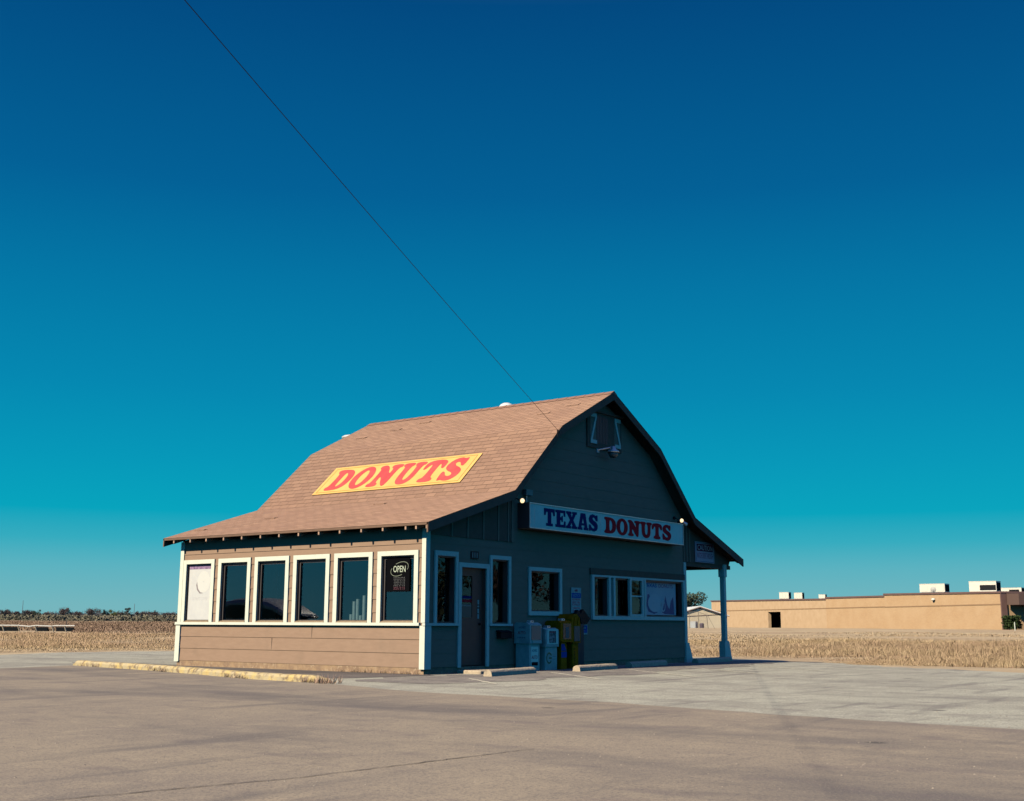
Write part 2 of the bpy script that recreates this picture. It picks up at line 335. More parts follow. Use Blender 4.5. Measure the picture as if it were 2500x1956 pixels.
COOP = {
 'D': (.80, chaikin([(-.03,1.02),(.42,1.0),(.66,.93),(.82,.70),(.82,.30),(.66,.06),(.40,-.01),(-.03,-.02),(-.05,.14),(.07,.18),(.08,.82),(-.05,.86)]), [chaikin([(.33,.84),(.44,.82),(.54,.66),(.54,.34),(.44,.17),(.33,.16)])]),
 'O': (.84, ell(.42, .5, .43, .54, 28), [ell(.42, .5, .155, .36, 20)]),
 'N': (.90, chaikin([(-.03,1.02),(.30,1.02),(.58,.52),(.58,.84),(.47,.86),(.47,1.02),(.93,1.02),(.93,.86),(.80,.83),(.80,-.02),(.60,-.02),(.28,.54),(.28,.17),(.40,.14),(.40,-.02),(-.03,-.02),(-.03,.13),(.08,.17),(.08,.83),(-.03,.86)]), []),
 'U': (.86, chaikin([(-.04,1.02),(.42,1.02),(.42,.87),(.33,.84),(.33,.30),(.44,.15),(.56,.30),(.56,.84),(.46,.87),(.46,1.02),(.90,1.02),(.90,.87),(.79,.84),(.79,.26),(.66,.02),(.42,-.05),(.20,.03),(.08,.26),(.08,.84),(-.04,.87)]), []),
 'T': (.80, chaikin([(0,1.03),(.8,1.03),(.84,.62),(.72,.58),(.62,.80),(.54,.82),(.54,.20),(.68,.15),(.68,-.02),(.12,-.02),(.12,.15),(.27,.20),(.27,.82),(.18,.80),(.08,.58),(-.04,.62)]), []),
 'S': (.72, chaikin([(.70,1.04),(.68,.62),(.56,.64),(.46,.80),(.36,.84),(.28,.78),(.36,.66),(.62,.54),(.76,.36),(.70,.12),(.52,-.04),(.30,-.04),(.16,.02),(.02,-.04),(-.02,.42),(.11,.40),(.22,.22),(.36,.16),(.47,.22),(.40,.34),(.16,.44),(0,.60),(.02,.82),(.18,1.0),(.40,1.05),(.56,.98)]), []),
}
def word(text, font, fn, x0, x1, z0, z1, t0, t1, m_, parent, gap=.07):
    """letters of a word fitted between x0..x1, z0..z1 of a panel; fn(a,b,t) maps panel metres to world"""
    tot = sum(font[c][0] for c in text)+gap*(len(text)-1); s_ = (x1-x0)/tot; h = z1-z0; x = x0
    for c in text:
        w, out, holes = font[c]
        M_ = MB(); tr = lambda p: (x+p[0]*s_, z0+p[1]*h)
        M_.prism([tr(p) for p in out], fn, t0, t1, 0, [[tr(p) for p in hh] for hh in holes])
        M_.build('letter', m_, parent); x += (w+gap)*s_
def text(s_, fn, x0, x1, z0, z1, t, m_, parent, name='lettering', bold=0, th=.003):
    cu = bpy.data.curves.new(name, 'FONT'); cu.body = s_; cu.extrude = .01; cu.offset = bold; cu.resolution_u = 3
    ob = bpy.data.objects.new(name, cu); me = bpy.data.meshes.new_from_object(ob); bpy.data.objects.remove(ob)
    co = [v.co.copy() for v in me.vertices]
    if not co: return
    ax, bx = min(c.x for c in co), max(c.x for c in co); ay, by = min(c.y for c in co), max(c.y for c in co)
    M_ = MB(); vs = [fn(x0+(c.x-ax)/(bx-ax)*(x1-x0), z0+(c.y-ay)/(by-ay)*(z1-z0), t-(th if c.z > 0 else 0)) for c in co]
    M_.add(vs, [tuple(p.vertices) for p in me.polygons]); bpy.data.meshes.remove(me)
    return M_.build(name, m_, parent)

# ------------------------------------------------------------------ terrain
def H(x, y):
    dx, dy = x-CAM.x, y-CAM.y; r = math.hypot(dx, dy)
    ang = math.atan2(dx*_rt.x+dy*_rt.y, dx*_fh.x+dy*_fh.y)
    hl = max(0, .0057*(r-45)); hl = min(hl, 2.1)
    hr = min(max(0, .0071*(r-45)), .70)
    t = sstep(-.16, .06, ang); h = hl*(1-t)+hr*t
    if dx*_fh.x+dy*_fh.y < 0: h = 0
    near = -.10*sstep(13.5, 18, x)*(1-sstep(40, 70, r))
    return h+near
bear = [i*math.pi/210 for i in range(-210, 210)]
rs = [0, 4]+[6+i*1.5 for i in range(50)]+[82*(1.045**i) for i in range(95)]
tm = MB(); vs = []; fs = []
for r in rs:
    for a in bear:
        d = _fh*math.cos(a)+_rt*math.sin(a); x, y = CAM.x+d.x*r, CAM.y+d.y*r
        bumpz = 0 if r < 55 else .05*math.sin(x*.21+1)*math.sin(y*.17)
        vs.append((x, y, H(x, y)-.03+bumpz))
n = len(bear)
for k in range(len(rs)-1):
    for i in range(n):
        j = (i+1) % n; fs.append((k*n+i, k*n+j, (k+1)*n+j, (k+1)*n+i))
tm.add(vs, fs); tag(tm.build('ground', fieldm, smooth=True), kind='structure')

def sheet(name, poly, m_, dz, jit=0, step=.5, kind='structure', sub=3, seed=1):
    """a paved sheet following the ground"""
    rr = random.Random(seed); pts = []
    for i in range(len(poly)):
        a, b = Vector(poly[i]), Vector(poly[(i+1) % len(poly)]); L = (b-a).length; k = max(1, int(L/step)) if L < 60 else 4
        nrm = Vector((-(b-a).y, (b-a).x)).normalized() if L > 0 else Vector((0, 0))
        for j in range(k):
            q = a+(b-a)*j/k+nrm*(rr.uniform(-jit, jit) if L < 60 else 0); pts.append((q.x, q.y))
    import bmesh
    bm = bmesh.new(); V = [bm.verts.new((x, y, 0)) for x, y in pts]; bm.faces.new(V)
    bmesh.ops.triangulate(bm, faces=bm.faces[:])
    for _ in range(sub):
        long = [e for e in bm.edges if e.calc_length() > 3]
        if not long: break
        bmesh.ops.subdivide_edges(bm, edges=long, cuts=1); bmesh.ops.triangulate(bm, faces=[f for f in bm.faces if len(f.verts) > 3])
    for v in bm.verts: v.co.z = H(v.co.x, v.co.y)+dz
    bmesh.ops.recalc_face_normals(bm, faces=bm.faces[:])
    if bm.faces and sum(f.normal.z for f in bm.faces) < 0: bmesh.ops.reverse_faces(bm, faces=bm.faces[:])
    me = bpy.data.meshes.new(name); bm.to_mesh(me); bm.free(); me.materials.append(m_)
    o = bpy.data.objects.new(name, me); COL.objects.link(o); tag(o, kind=kind); return o
LOT = [(-45, 22), (-20, 20.5), (-4, 19.6), (1.2, 19.9), (2.2, 20.3), (5, 22), (8.3, 21.5), (12, 19), (15, 15), (17.5, 10), (19.4, 6), (20, 2.85), (18.8, .6), (16.2, -1.8),
       (13.9, -3.8), (11.9, -5.6), (10.9, -8.2), (10.4, -9.5), (9.6, -14), (9, -30), (8, -60), (-45, -60)]
sheet('parking_lot', LOT, lotm, 0, .28)
ROAD = [(-60, 9.2), (-20, 9.45), (-3.95, 9.63), (-1.75, 10.1), (-2.6, 5.3), (-3.76, 1.25), (-4.05, -1.2), (-4.13, -1.65), (-4.96, -4.03), (-5.15, -7.95), (-5.8, -10.66), (-6.12, -13.53), (-7, -20), (-8, -60), (-60, -60)]
sheet('road', ROAD, roadm, .005, .05, seed=3)
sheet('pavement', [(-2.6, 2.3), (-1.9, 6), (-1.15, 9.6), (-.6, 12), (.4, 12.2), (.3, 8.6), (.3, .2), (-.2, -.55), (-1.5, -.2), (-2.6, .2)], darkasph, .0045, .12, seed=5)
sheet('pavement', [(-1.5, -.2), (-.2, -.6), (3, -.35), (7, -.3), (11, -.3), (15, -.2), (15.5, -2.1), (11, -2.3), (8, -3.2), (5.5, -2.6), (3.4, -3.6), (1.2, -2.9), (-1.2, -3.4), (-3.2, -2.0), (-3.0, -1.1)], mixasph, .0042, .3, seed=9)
def strip(poly, w, dz, m_, name, jit=0, parent=None, kind='structure'):
    b = MB(); rr = random.Random(4); L = []; R_ = []
    for i, (x, y) in enumerate(poly):
        a = poly[max(0, i-1)]; c = poly[min(len(poly)-1, i+1)]; d = Vector((c[0]-a[0], c[1]-a[1])).normalized(); nn = Vector((-d.y, d.x))
        j = rr.uniform(-jit, jit); ww = w*(1+rr.uniform(-.5, .5)*(jit > 0))
        L.append((x+nn.x*(ww/2+j), y+nn.y*(ww/2+j), H(x, y)+dz)); R_.append((x-nn.x*(ww/2-j), y-nn.y*(ww/2-j), H(x, y)+dz))
    k = len(poly); b.add(L+R_, [(k+i, k+i+1, i+1, i) for i in range(k-1)]); o = b.build(name, m_, parent)
    if kind: tag(o, kind=kind)
    return o
def seg(a, b, n): return [(a[0]+(b[0]-a[0])*i/n, a[1]+(b[1]-a[1])*i/n) for i in range(n+1)]
crackm = mat('crack_filler', (.06, .05, .045), .95)
strip(seg((-15.1, -10.22), (-13.57, -10.57), 22)+seg((-13.5, -10.58), (-10.9, -10.72), 30), .014, .010, crackm, 'road_crack', .012)
for i, (sx_, sy_, L_) in enumerate([(-.75, -1.84, 2.2), (2.85, -1.29, 3.4), (5.45, -1.75, 4.0), (8.0, -1.9, 4.4), (10.8, -2.0, 4.6)]):
    strip(seg((sx_, sy_), (sx_-.62*L_, sy_-.78*L_), 12), .075, .006, linep, 'parking_line', .004)

# ------------------------------------------------------------------ the shop
WX, LY = 11.42, 8.255
shop = thing('donut_shop', (0, 0, 0), 'brown barn shaped shop with shingled gambrel roof, white trim and six front windows', 'shop')
RP = [(-.36, 3.19), (2.73, 4.15), (4.69, 5.95), (7.156, 7.2), (9.62, 5.95), (11.58, 4.15), (14.66, 3.07)]
def rz(x):
    for (a, za), (b, zb) in zip(RP, RP[1:]):
        if a <= x <= b: return za+(zb-za)*(x-a)/(b-a)
    return RP[0][1] if x < 0 else RP[-1][1]
def wall(outline, holes, levels, fn, proud=.013):
    """lap siding: outline (u,z) monotone in z on both sides; fn(u,z,n) -> xyz, n outward"""
    b = MB()
    zs = sorted(set([round(z, 4) for z in levels]+[round(p[1], 4) for p in outline]+[round(h[k], 4) for h in holes for k in (2, 3)]))
    zmin, zmax = min(p[1] for p in outline), max(p[1] for p in outline); zs = [z for z in zs if zmin-1e-6 <= z <= zmax+1e-6]
    def span(z, up):
        z = min(max(z+(1e-5 if up else -1e-5), zmin+1e-5), zmax-1e-5); xs = []
        for i in range(len(outline)):
            (ua, za), (ub, zb) = outline[i], outline[(i+1) % len(outline)]
            if (za-z)*(zb-z) < 0: xs.append(ua+(ub-ua)*(z-za)/(zb-za))
        return min(xs), max(xs)
    lv = sorted(levels)
    def off(z):
        lo = max([l for l in lv if l <= z+1e-6], default=lv[0]); hi = min([l for l in lv if l > z+1e-6], default=lo+.3)
        return proud*(1-(z-lo)/(hi-lo))
    for za, zb in zip(zs, zs[1:]):
        a0, a1 = span(za, True); b0, b1 = span(zb, False)
        hs = sorted([h for h in holes if h[2] < zb-1e-4 and h[3] > za+1e-4])
        ed = [(a0, b0)]
        for h in hs: ed += [(h[0], h[0]), (h[1], h[1])]
        ed.append((a1, b1))
        oa = off(za); lo = max([l for l in lv if l <= za+1e-6], default=lv[0]); hi = min([l for l in lv if l > za+1e-6], default=lo+.3); ob = proud*(1-(zb-lo)/(hi-lo))
        for k in range(0, len(ed), 2):
            (pa, pb), (qa, qb) = ed[k], ed[k+1]
            if qa-pa < 1e-3 and qb-pb < 1e-3: continue
            b.add([fn(pa, za, oa), fn(qa, za, oa), fn(qb, zb, ob), fn(pb, zb, ob)], [(0, 1, 2, 3)])
            if any(abs(za-l) < 1e-3 for l in lv): b.add([fn(pa, za, 0), fn(qa, za, 0), fn(qa, za, oa), fn(pa, za, oa)], [(0, 1, 2, 3)])
    return b
WIN = [(.1765+i*1.352, .1765+i*1.352+1.203) for i in range(6)]
lev_l = [.14, .44, .73, 1.015, 1.30, 1.59, 1.88, 2.165, 2.47, 2.77, 3.06]
w1 = wall([(0, .14), (LY, .14), (LY, 3.14), (0, 3.14)], [(a+.11, b-.11, 1.085, 2.53) for a, b in WIN], lev_l, lambda u, z, n_: (-n_, u, z))
for (y_, za, zb) in ((3.41, .735, 1.0), (4.75, .445, .72)): w1.box(-.0145, -.001, y_-.003, y_+.003, za, zb, 1)
w1.build('wall', [siding, crackm], shop)
gout = [(0, .14), (WX, .14), (WX, rz(WX)-.17), (9.62, 5.79), (7.156, 7.03), (4.69, 5.79), (2.73, 3.99), (0, 3.13)]
ghol = [(.35, .99, 1.07, 2.53), (1.20, 2.10, .14, 2.31), (2.31, 2.93, 1.07, 2.54), (3.83, 5.04, 1.37, 2.33), (6.58, 7.28, 1.28, 2.28), (7.38, 9.10, 1.28, 2.28), (9.19, 11.31, 1.28, 2.28)]
lev_g = [.14+.295*i for i in range(24)]
wall(gout, ghol, lev_g, lambda u, z, n_: (u, -n_, z), .006).build('wall', siding, shop)
wall(gout, [], lev_g, lambda u, z, n_: (u, LY+n_, z), .010).build('wall', siding, shop)
wall([(0, .14), (LY, .14), (LY, 4.0), (0, 4.0)], [(4.0, 5.0, 1.1, 2.1)], lev_g, lambda u, z, n_: (WX+n_, u, z), .010).build('wall', siding, shop)
f = MB(); f.box(.012, WX-.012, .012, LY-.012, -.25, .135); f.build('foundation', found, shop)
f = MB()
f.box(-.004, .011, .0, LY, -.2, .139)
f.build('plinth', found, shop)
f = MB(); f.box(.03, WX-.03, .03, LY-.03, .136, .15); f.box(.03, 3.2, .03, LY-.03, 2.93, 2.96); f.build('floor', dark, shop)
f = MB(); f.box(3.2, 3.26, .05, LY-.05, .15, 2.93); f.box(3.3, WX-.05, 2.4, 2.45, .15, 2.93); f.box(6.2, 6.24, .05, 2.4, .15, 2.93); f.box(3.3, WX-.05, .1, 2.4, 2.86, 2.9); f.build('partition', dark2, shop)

# roof: overlapping courses
roof = MB(); UV = []
y0, y1 = -.37, 8.62; s_acc = 0
def rfv(x, z, y, s_): UV.append((y, s_)); return (x, y, z)
for side in (0, 1):
    segs = [(RP[0], RP[1]), (RP[1], RP[2]), (RP[2], RP[3])] if side == 0 else [(RP[6], RP[5]), (RP[5], RP[4]), (RP[4], RP[3])]
    s_acc = 0
    for (a, b_) in segs:
        A, B = Vector((a[0], 0, a[1])), Vector((b_[0], 0, b_[1])); L = (B-A).length; d = (B-A)/L
        nrm = Vector((-d.z, 0, d.x)); nrm = nrm if nrm.z > 0 else -nrm
        k = max(1, round(L/.165)); e = L/k
        for i in range(k):
            p = A+d*e*i; q = A+d*e*(i+1); lift = .004
            nseg = 18
            for j in range(nseg):
                ya, yb = y0+(y1-y0)*j/nseg, y0+(y1-y0)*(j+1)/nseg
                pl = p+nrm*lift
                base = len(roof.v)
                quad = [rfv(pl.x, pl.z, ya, s_acc+i*.165), rfv(pl.x, pl.z, yb, s_acc+i*.165), rfv(q.x, q.z, yb, s_acc+(i+1)*.165), rfv(q.x, q.z, ya, s_acc+(i+1)*.165)]
                if side: quad = quad
                roof.add(quad, [(0, 1, 2, 3)])
                roof.add([rfv(p.x, p.z, ya, s_acc+i*.165), rfv(p.x, p.z, yb, s_acc+i*.165), rfv(pl.x, pl.z, yb, s_acc+i*.165), rfv(pl.x, pl.z, ya, s_acc+i*.165)], [(0, 1, 2, 3)])
        # a few lifted tabs
        s_acc += k*.165
def lifted(x, ya, yb, h=.022):
    z = rz(x); dx = .13; z2 = rz(x+dx)
    q = [(x-.01, ya, z+h), (x-.01, yb, z+h), (x+dx, yb, z2+.012), (x+dx, ya, z2+.012), (x-.01, ya, z), (x-.01, yb, z)]
    for p_ in q: UV.append((p_[1], .07+p_[0]))
    roof.add(q, [(0, 1, 2, 3), (4, 5, 1, 0)])
for x, ya in ((5.9, .9), (6.35, .25), (6.1, 6.4), (6.5, 5.6), (5.7, 7.4), (1.3, 6.3), (.35, 7.9), (2.2, 3.3)): lifted(x, ya, ya+.38)
rf_o = roof.build('roof', shing, shop, uv=lambda c, i: UV[i])
# deck and soffit, ridge cap, rake boards
dk = MB(); T = .055
top = RP; bot = [(x, z-.07) for x, z in RP]
dk.prism([(x, z-.004) for x, z in top]+[(x, z-T) for x, z in reversed(top)], lambda a, b_, t: (a, t, b_), y0+.012, y1-.012)
dk.build('roof_deck', trimb, shop)
for yy in (y0+.006, y1-.046):
    fb = MB(); fb.prism([(x, z-.006) for x, z in top]+[(x, z-.215) for x, z in reversed(top)], lambda a, b_, t: (a, t, b_), yy, yy+.04)
    fb.build('rake_board', trimb, shop)
rc = MB()
for j in range(30):
    ya = y0+j*.3; yb = min(ya+.31, y1)
    rc.add([(6.99, ya, 7.135), (7.156, ya, 7.232), (7.32, ya, 7.135), (6.99, yb, 7.128), (7.156, yb, 7.224), (7.32, yb, 7.128)], [(0, 1, 4, 3), (1, 2, 5, 4), (0, 2, 1)])
rc.build('ridge_cap', mat('ridge_shingle', (.23, .125, .082), .9, (.18, .10, .068), 5), shop)
for yy in (8.2, 7.55, 6.93, 6.27, 5.6, 4.93, 4.28, 3.62, 2.95, 2.28, 1.61, .96, .29, -.01, -.31):
    b = MB(); x0_, x1_ = -.345, .0 if yy > 0 else .3
    pr_ = [(x0_, rz(x0_)-.057), (x1_, rz(x1_)-.057), (x1_, rz(x1_)-.16), (x0_+.02, rz(x0_)-.155), (x0_, rz(x0_)-.14)]
    b.prism(pr_, lambda a, b_, t: (a, t, b_), yy-.022, yy+.022); b.build('rafter_tail', tailp, shop)
for yy in [-.2+.6*i for i in range(15)]:
    b = MB(); b.prism([(14.3, rz(14.3)-.057), (14.6, rz(14.6)-.057), (14.6, rz(14.6)-.13), (14.3, rz(14.3)-.16)], lambda a, b_, t: (a, t, b_), yy-.02, yy+.02); b.build('rafter_tail', trimb, shop)
# corner trims
def part(name, m_, boxes, bev=None, parent=None):
    b = MB()
    for q in boxes: b.box(*q) if bev is None else b.bbox(*q, b=bev)
    return b.build(name, m_, parent or shop)
part('corner_board', trimw, [(-.028, .012, -.030, .085, 1.082, 3.10), (.012, .115, -.030, .0, 1.082, 3.08)])
part('corner_board', trimw, [(-.062, .012, -.062, .085, .11, 1.02), (.012, .155, -.062, 0, .11, 1.02)])
part('corner_board', trimw, [(-.028, .0, 8.165, 8.30, 1.082, 3.10)]); part('corner_board', trimw, [(-.045, 0, 8.15, 8.32, .11, 1.02)])
part('sill_band', trimw, [(-.075, .0, .10, 8.33, 1.02, 1.083)]); part('sill_band', trimw, [(-.078, 1.09, -.078, .0, 1.021, 1.075)])
part('sill_band', trimw, [(2.20, 3.06, -.07, .0, 1.02, 1.07)])
# right hand end trim with flared foot
part('corner_board', trimw, [(WX, 11.56, -.03, .10, .55, 2.86)])
def flare(x0_, x1_, x2_, ya, yb, zt, parent, name='post_foot'):
    b = MB(); b.prism([(x0_, -.12), (x2_, -.12), (x1_, zt), (x0_, zt)], lambda a, b_, t: (a, t, b_), ya, yb); return b.build(name, trimw, parent)
flare(WX+.01, 11.60, 11.90, -.05, .14, .56, shop)
flare(13.90, 14.19, 14.40, -.03, .17, .58, shop)
part('support_post', trimw, [(14.0, 14.14, .0, .14, .5, 2.52), (13.965, 14.165, -.025, .165, 2.52, 2.90)])
part('carport_beam', trimb, [(WX+.02, 14.5, .02, .14, 2.76, 2.88), (13.98, 14.14, .16, 8.3, 2.76, 2.88)])
# carport gable infill
b = MB(); b.prism([(WX+.01, 2.87), (14.35, 2.87), (14.45, rz(14.45)-.10), (11.58, 3.96), (WX+.01, 4.0)], lambda a, b_, t: (a, t, b_), -.004, .03); b.build('infill_panel', trimb, shop)
part('batten', siding, [(x, x+.05, -.022, -.005, 2.88, rz(x)-.2) for x in (11.44, 11.62, 11.80)])
part('carport_ceiling', trimb, [(WX+.05, 14.0, .15, 8.3, 2.90, 2.93)])
# board and batten above the side door
b = MB(); b.prism([(.13, 2.975), (3.06, 2.975), (3.06, 3.95), (2.73, 3.93), (.13, 3.10)], lambda a, b_, t: (a, t, b_), -.028, -.012); b.build('batten_panel', trimb, shop)
for x in (.80, 1.36, 1.93, 2.49, 2.87, 3.02):
    part('batten', siding, [(x, x+(.045 if x < 3 else .09), -.050, -.0285, 2.965, rz(min(x, 2.7))-.18 if x < 2.9 else 4.1)])
# front windows
for i, (a, b_) in enumerate(WIN):
    w = MB(); X0, X1 = -.042, -.002
    w.box(X0, X1, a, a+.118, 1.0835, 2.633); w.box(X0, X1, b_-.118, b_, 1.0835, 2.633); w.box(X0, X1, a+.118, b_-.118, 2.53, 2.633)
    fr = w.build('window_frame', trimw, shop)
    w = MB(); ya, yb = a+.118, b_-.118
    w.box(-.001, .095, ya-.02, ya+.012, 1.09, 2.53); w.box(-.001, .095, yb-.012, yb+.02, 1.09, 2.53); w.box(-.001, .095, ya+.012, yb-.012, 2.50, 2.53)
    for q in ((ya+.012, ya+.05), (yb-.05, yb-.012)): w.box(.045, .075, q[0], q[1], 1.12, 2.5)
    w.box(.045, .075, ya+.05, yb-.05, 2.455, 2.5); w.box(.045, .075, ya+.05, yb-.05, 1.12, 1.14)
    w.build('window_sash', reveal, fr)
    w = MB(); w.prism([(-.060, 1.0836), (.10, 1.0836), (.10, 1.13), (.03, 1.122), (-.060, 1.098)], lambda p, q, t: (p, t, q), ya+.001, yb-.001); w.build('window_sill', sillm, fr)
    w = MB(); w.add([(.06, yb-.045, 1.135), (.06, ya+.045, 1.135), (.06, ya+.045, 2.46), (.06, yb-.045, 2.46)], [(0, 1, 2, 3)]); w.build('window_pane', glass, fr)
# gable side windows
def gwin(x0_, x1_, z0_, z1_, tx, tt, tb, depth=.12, split=None):
    w = MB(); Y0, Y1 = -.045, -.002
    w.box(x0_, x0_+tx, Y0, Y1, z0_, z1_); w.box(x1_-tx, x1_, Y0, Y1, z0_, z1_); w.box(x0_+tx, x1_-tx, Y0, Y1, z1_-tt, z1_)
    if tb: w.box(x0_+tx, x1_-tx, Y0, Y1, z0_, z0_+tb)
    fr = w.build('window_frame', trimw, shop)
    w = MB(); a, b_, c, d_ = x0_+tx, x1_-tx, z0_+tb, z1_-tt
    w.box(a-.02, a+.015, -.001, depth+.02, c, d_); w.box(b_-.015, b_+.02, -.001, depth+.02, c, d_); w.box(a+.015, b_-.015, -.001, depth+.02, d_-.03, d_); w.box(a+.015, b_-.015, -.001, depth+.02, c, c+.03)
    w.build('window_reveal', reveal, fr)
    w = MB(); w.add([(a+.014, depth, c+.029), (b_-.014, depth, c+.029), (b_-.014, depth, d_-.029), (a+.014, depth, d_-.029)], [(0, 1, 2, 3)]); w.build('window_pane', glass2, fr)
    return fr
gwin(.27, 1.07, 1.076, 2.635, .085, .105, 0); gwin(2.22, 3.02, 1.072, 2.625, .085, .09, 0); gwin(3.73, 5.13, 1.27, 2.42, .095, .09, .10)
# service windows
w = MB(); Y0, Y1 = -.06, -.002
w.box(6.48, 11.40, Y0, Y1, 2.28, 2.33); w.box(6.48, 11.40, Y0-.01, Y1, 1.185, 1.28)
w.box(6.48, 6.585, Y0, Y1, 1.28, 2.28); w.box(7.28, 7.385, Y0, Y1, 1.28, 2.28); w.box(11.31, 11.40, Y0, Y1, 1.28, 2.28); w.box(9.10, 9.19, Y0, Y1, 1.28, 2.28)
fr = w.build('window_frame', trimw, shop)
w = MB()
for a, b_ in ((6.585, 7.28), (7.385, 9.10), (9.19, 11.31)):
    w.box(a-.01, a+.02, -.001, .15, 1.28, 2.28); w.box(b_-.02, b_+.01, -.001, .15, 1.28, 2.28); w.box(a+.02, b_-.02, -.001, .15, 2.24, 2.279); w.box(a+.02, b_-.02, -.001, .15, 1.281, 1.31)
w.build('window_reveal', reveal, fr)
w = MB(); w.box(7.52, 7.61, -.055, .03, 1.281, 2.279); w.build('mullion', trimw, fr)
w = MB(); w.box(8.31, 8.40, -.075, -.003, 1.281, 2.30); w.box(8.95, 9.05, -.075, -.003, 1.281, 2.30); w.box(8.40, 8.95, -.075, -.003, 1.281, 1.34); w.box(8.40, 8.95, -.075, -.003, 2.24, 2.30); w.box(8.40, 8.95, -.07, -.01, 1.80, 1.84)
w.build('sliding_sash', trimw, fr)
w = MB()
for a, b_, yy in ((6.60, 7.27, .12), (7.40, 7.53, .12), (7.61, 8.31, .12), (8.40, 8.95, -.03), (9.2, 11.3, .12)): w.add([(a, yy, 1.30), (b_, yy, 1.30), (b_, yy, 2.26), (a, yy, 2.26)], [(0, 1, 2, 3)])
w.build('window_pane', glass2, fr)
part('drip_board', trimb, [(6.42, 11.42, -.055, -.011, 2.335, 2.50)])
# door
w = MB(); Y0, Y1 = -.04, -.002
w.box(1.09, 1.20, Y0, Y1, .12, 2.41); w.box(2.10, 2.20, Y0, Y1, .12, 2.41); w.box(1.20, 2.10, Y0, Y1, 2.31, 2.41)
w.build('door_frame', trimw, shop)
dm = mat('brown_door_paint', (.10, .062, .045), .6, (.085, .052, .04), 4)
w = MB(); w.box(1.201, 1.32, .10, .145, .155, 2.309); w.box(1.74, 2.099, .10, .145, .155, 2.309); w.box(1.32, 1.74, .10, .145, .155, 1.2); w.box(1.32, 1.74, .10, .145, 2.13, 2.309)
w.box(1.17, 1.199, -.001, .16, .12, 2.309); w.box(2.10, 2.13, -.001, .16, .12, 2.309); w.box(1.2, 2.1, .0, .16, 2.31, 2.33)
door = w.build('door', dm, shop)
w = MB(); w.add([(1.32, .12, 1.2), (1.74, .12, 1.2), (1.74, .12, 2.13), (1.32, .12, 2.13)], [(0, 1, 2, 3)]); w.build('door_pane', glass2, door)
w = MB(); w.lathe((1.99, .09, 1.06), [(.0, 0), (.03, 0), (.028, -.03), (.012, -.05)], 12, axis='y'); w.box(1.975, 1.985, .06, .1, 1.05, 1.07); w.build('door_knob', blackm, door)
for z_ in (1.18, 1.30, 1.44, 1.50):
    h_ = .10 if z_ != 1.44 else .03
    w = MB(); w.box(1.93, 1.985, .094, .0995, z_, z_+h_); w.build('sticker', whitep, door)
# door posters (flat sheets behind the glass)
for (za, zb, m_) in ((1.62, 1.68, navy), (1.54, 1.60, redv), (1.21, 1.50, mat('tan_notice', (.13, .11, .08), .7))):
    w = MB(); w.box(1.33, 1.73, .112, .115, za, zb); w.build('door_notice', m_, door)
fnd = lambda a, b_, t: (a, .111-t, b_)
text('NO SMOKING', fnd, 1.36, 1.70, 1.45, 1.49, 0, whitep, door, 'notice_lettering')
# loft hatch
w = MB(); w.box(6.33, 8.02, -.045, -.011, 5.66, 6.66); hat = w.build('loft_hatch', trimb, shop)
part('hatch_door', mat('dark_hatch_boards', (.02, .028, .035), .6), [(6.77+.14*i, 6.90+.14*i, -.052, -.0455, 5.80, 6.53) for i in range(4)], parent=hat)
part('hatch_header', trimb, [(6.30, 8.05, -.10, -.046, 6.62, 6.68)], parent=hat)
def zbrace(x0_, x1_, flip):
    w = MB(); fn = lambda a, b_, t: (a, t, b_); y_ = -.075
    zt, zb, h = 6.575, 5.765, .10
    w.box(x0_, x1_, y_, -.0455, zt-h, zt); w.box(x0_, x1_, y_, -.0455, zb, zb+h)
    a, b_ = (x1_, x0_) if not flip else (x0_, x1_); s_ = -1 if not flip else 1
    w.prism([(a, zt-h), (a+s_*.075, zt-h), (b_, zb+h), (b_-s_*.075, zb+h)], fn, y_, -.0455)
    w.build('z_brace', trimw, hat)
zbrace(6.455, 6.745, False); zbrace(7.655, 7.945, True)
for q in ((6.46, 6.75), (7.65, 7.95)): part('shutter', siding, [(q[0], q[1], -.0515, -.0455, 5.76, 6.58)], parent=hat)
# roof hardware
w = MB(); w.lathe((7.45, 3.48, 6.88), [(.20, 0), (.20, .28), (.25, .30), (.24, .36), (.17, .44), (.09, .48), (.0, .49)], 20); w.build('roof_vent', mat('white_vent_metal', (.52, .52, .49), .4), shop, smooth=True)
w = MB(); w.lathe((7.75, 3.0, 6.8), [(.09, 0), (.09, .36), (.14, .38), (.13, .46), (.03, .50)], 14); w.build('roof_vent', metalg, shop, smooth=True)
w = MB(); w.tube((6.75, 9.0, 3.2), (6.75, 9.0, 6.72), .13, n=14); w.lathe((6.75, 9.0, 6.70), [(.14, 0), (.30, .03), (.31, .08), (.24, .12), (.10, .15), (0, .16)], 20); w.tube((6.75, 8.25, 5), (6.75, 8.9, 5), .03); w.build('exhaust_stack', mat('grey_vent_metal', (.42, .42, .40), .5), shop, smooth=True)
w = MB(); w.tube((4.42, -.40, 5.62), (4.42, -.40, 5.80), .012); w.lathe((4.42, -.43, 5.76), [(.0, -.04), (.035, -.03), (.035, .03), (0, .04)], 10); w.build('service_mast', blackm, shop)

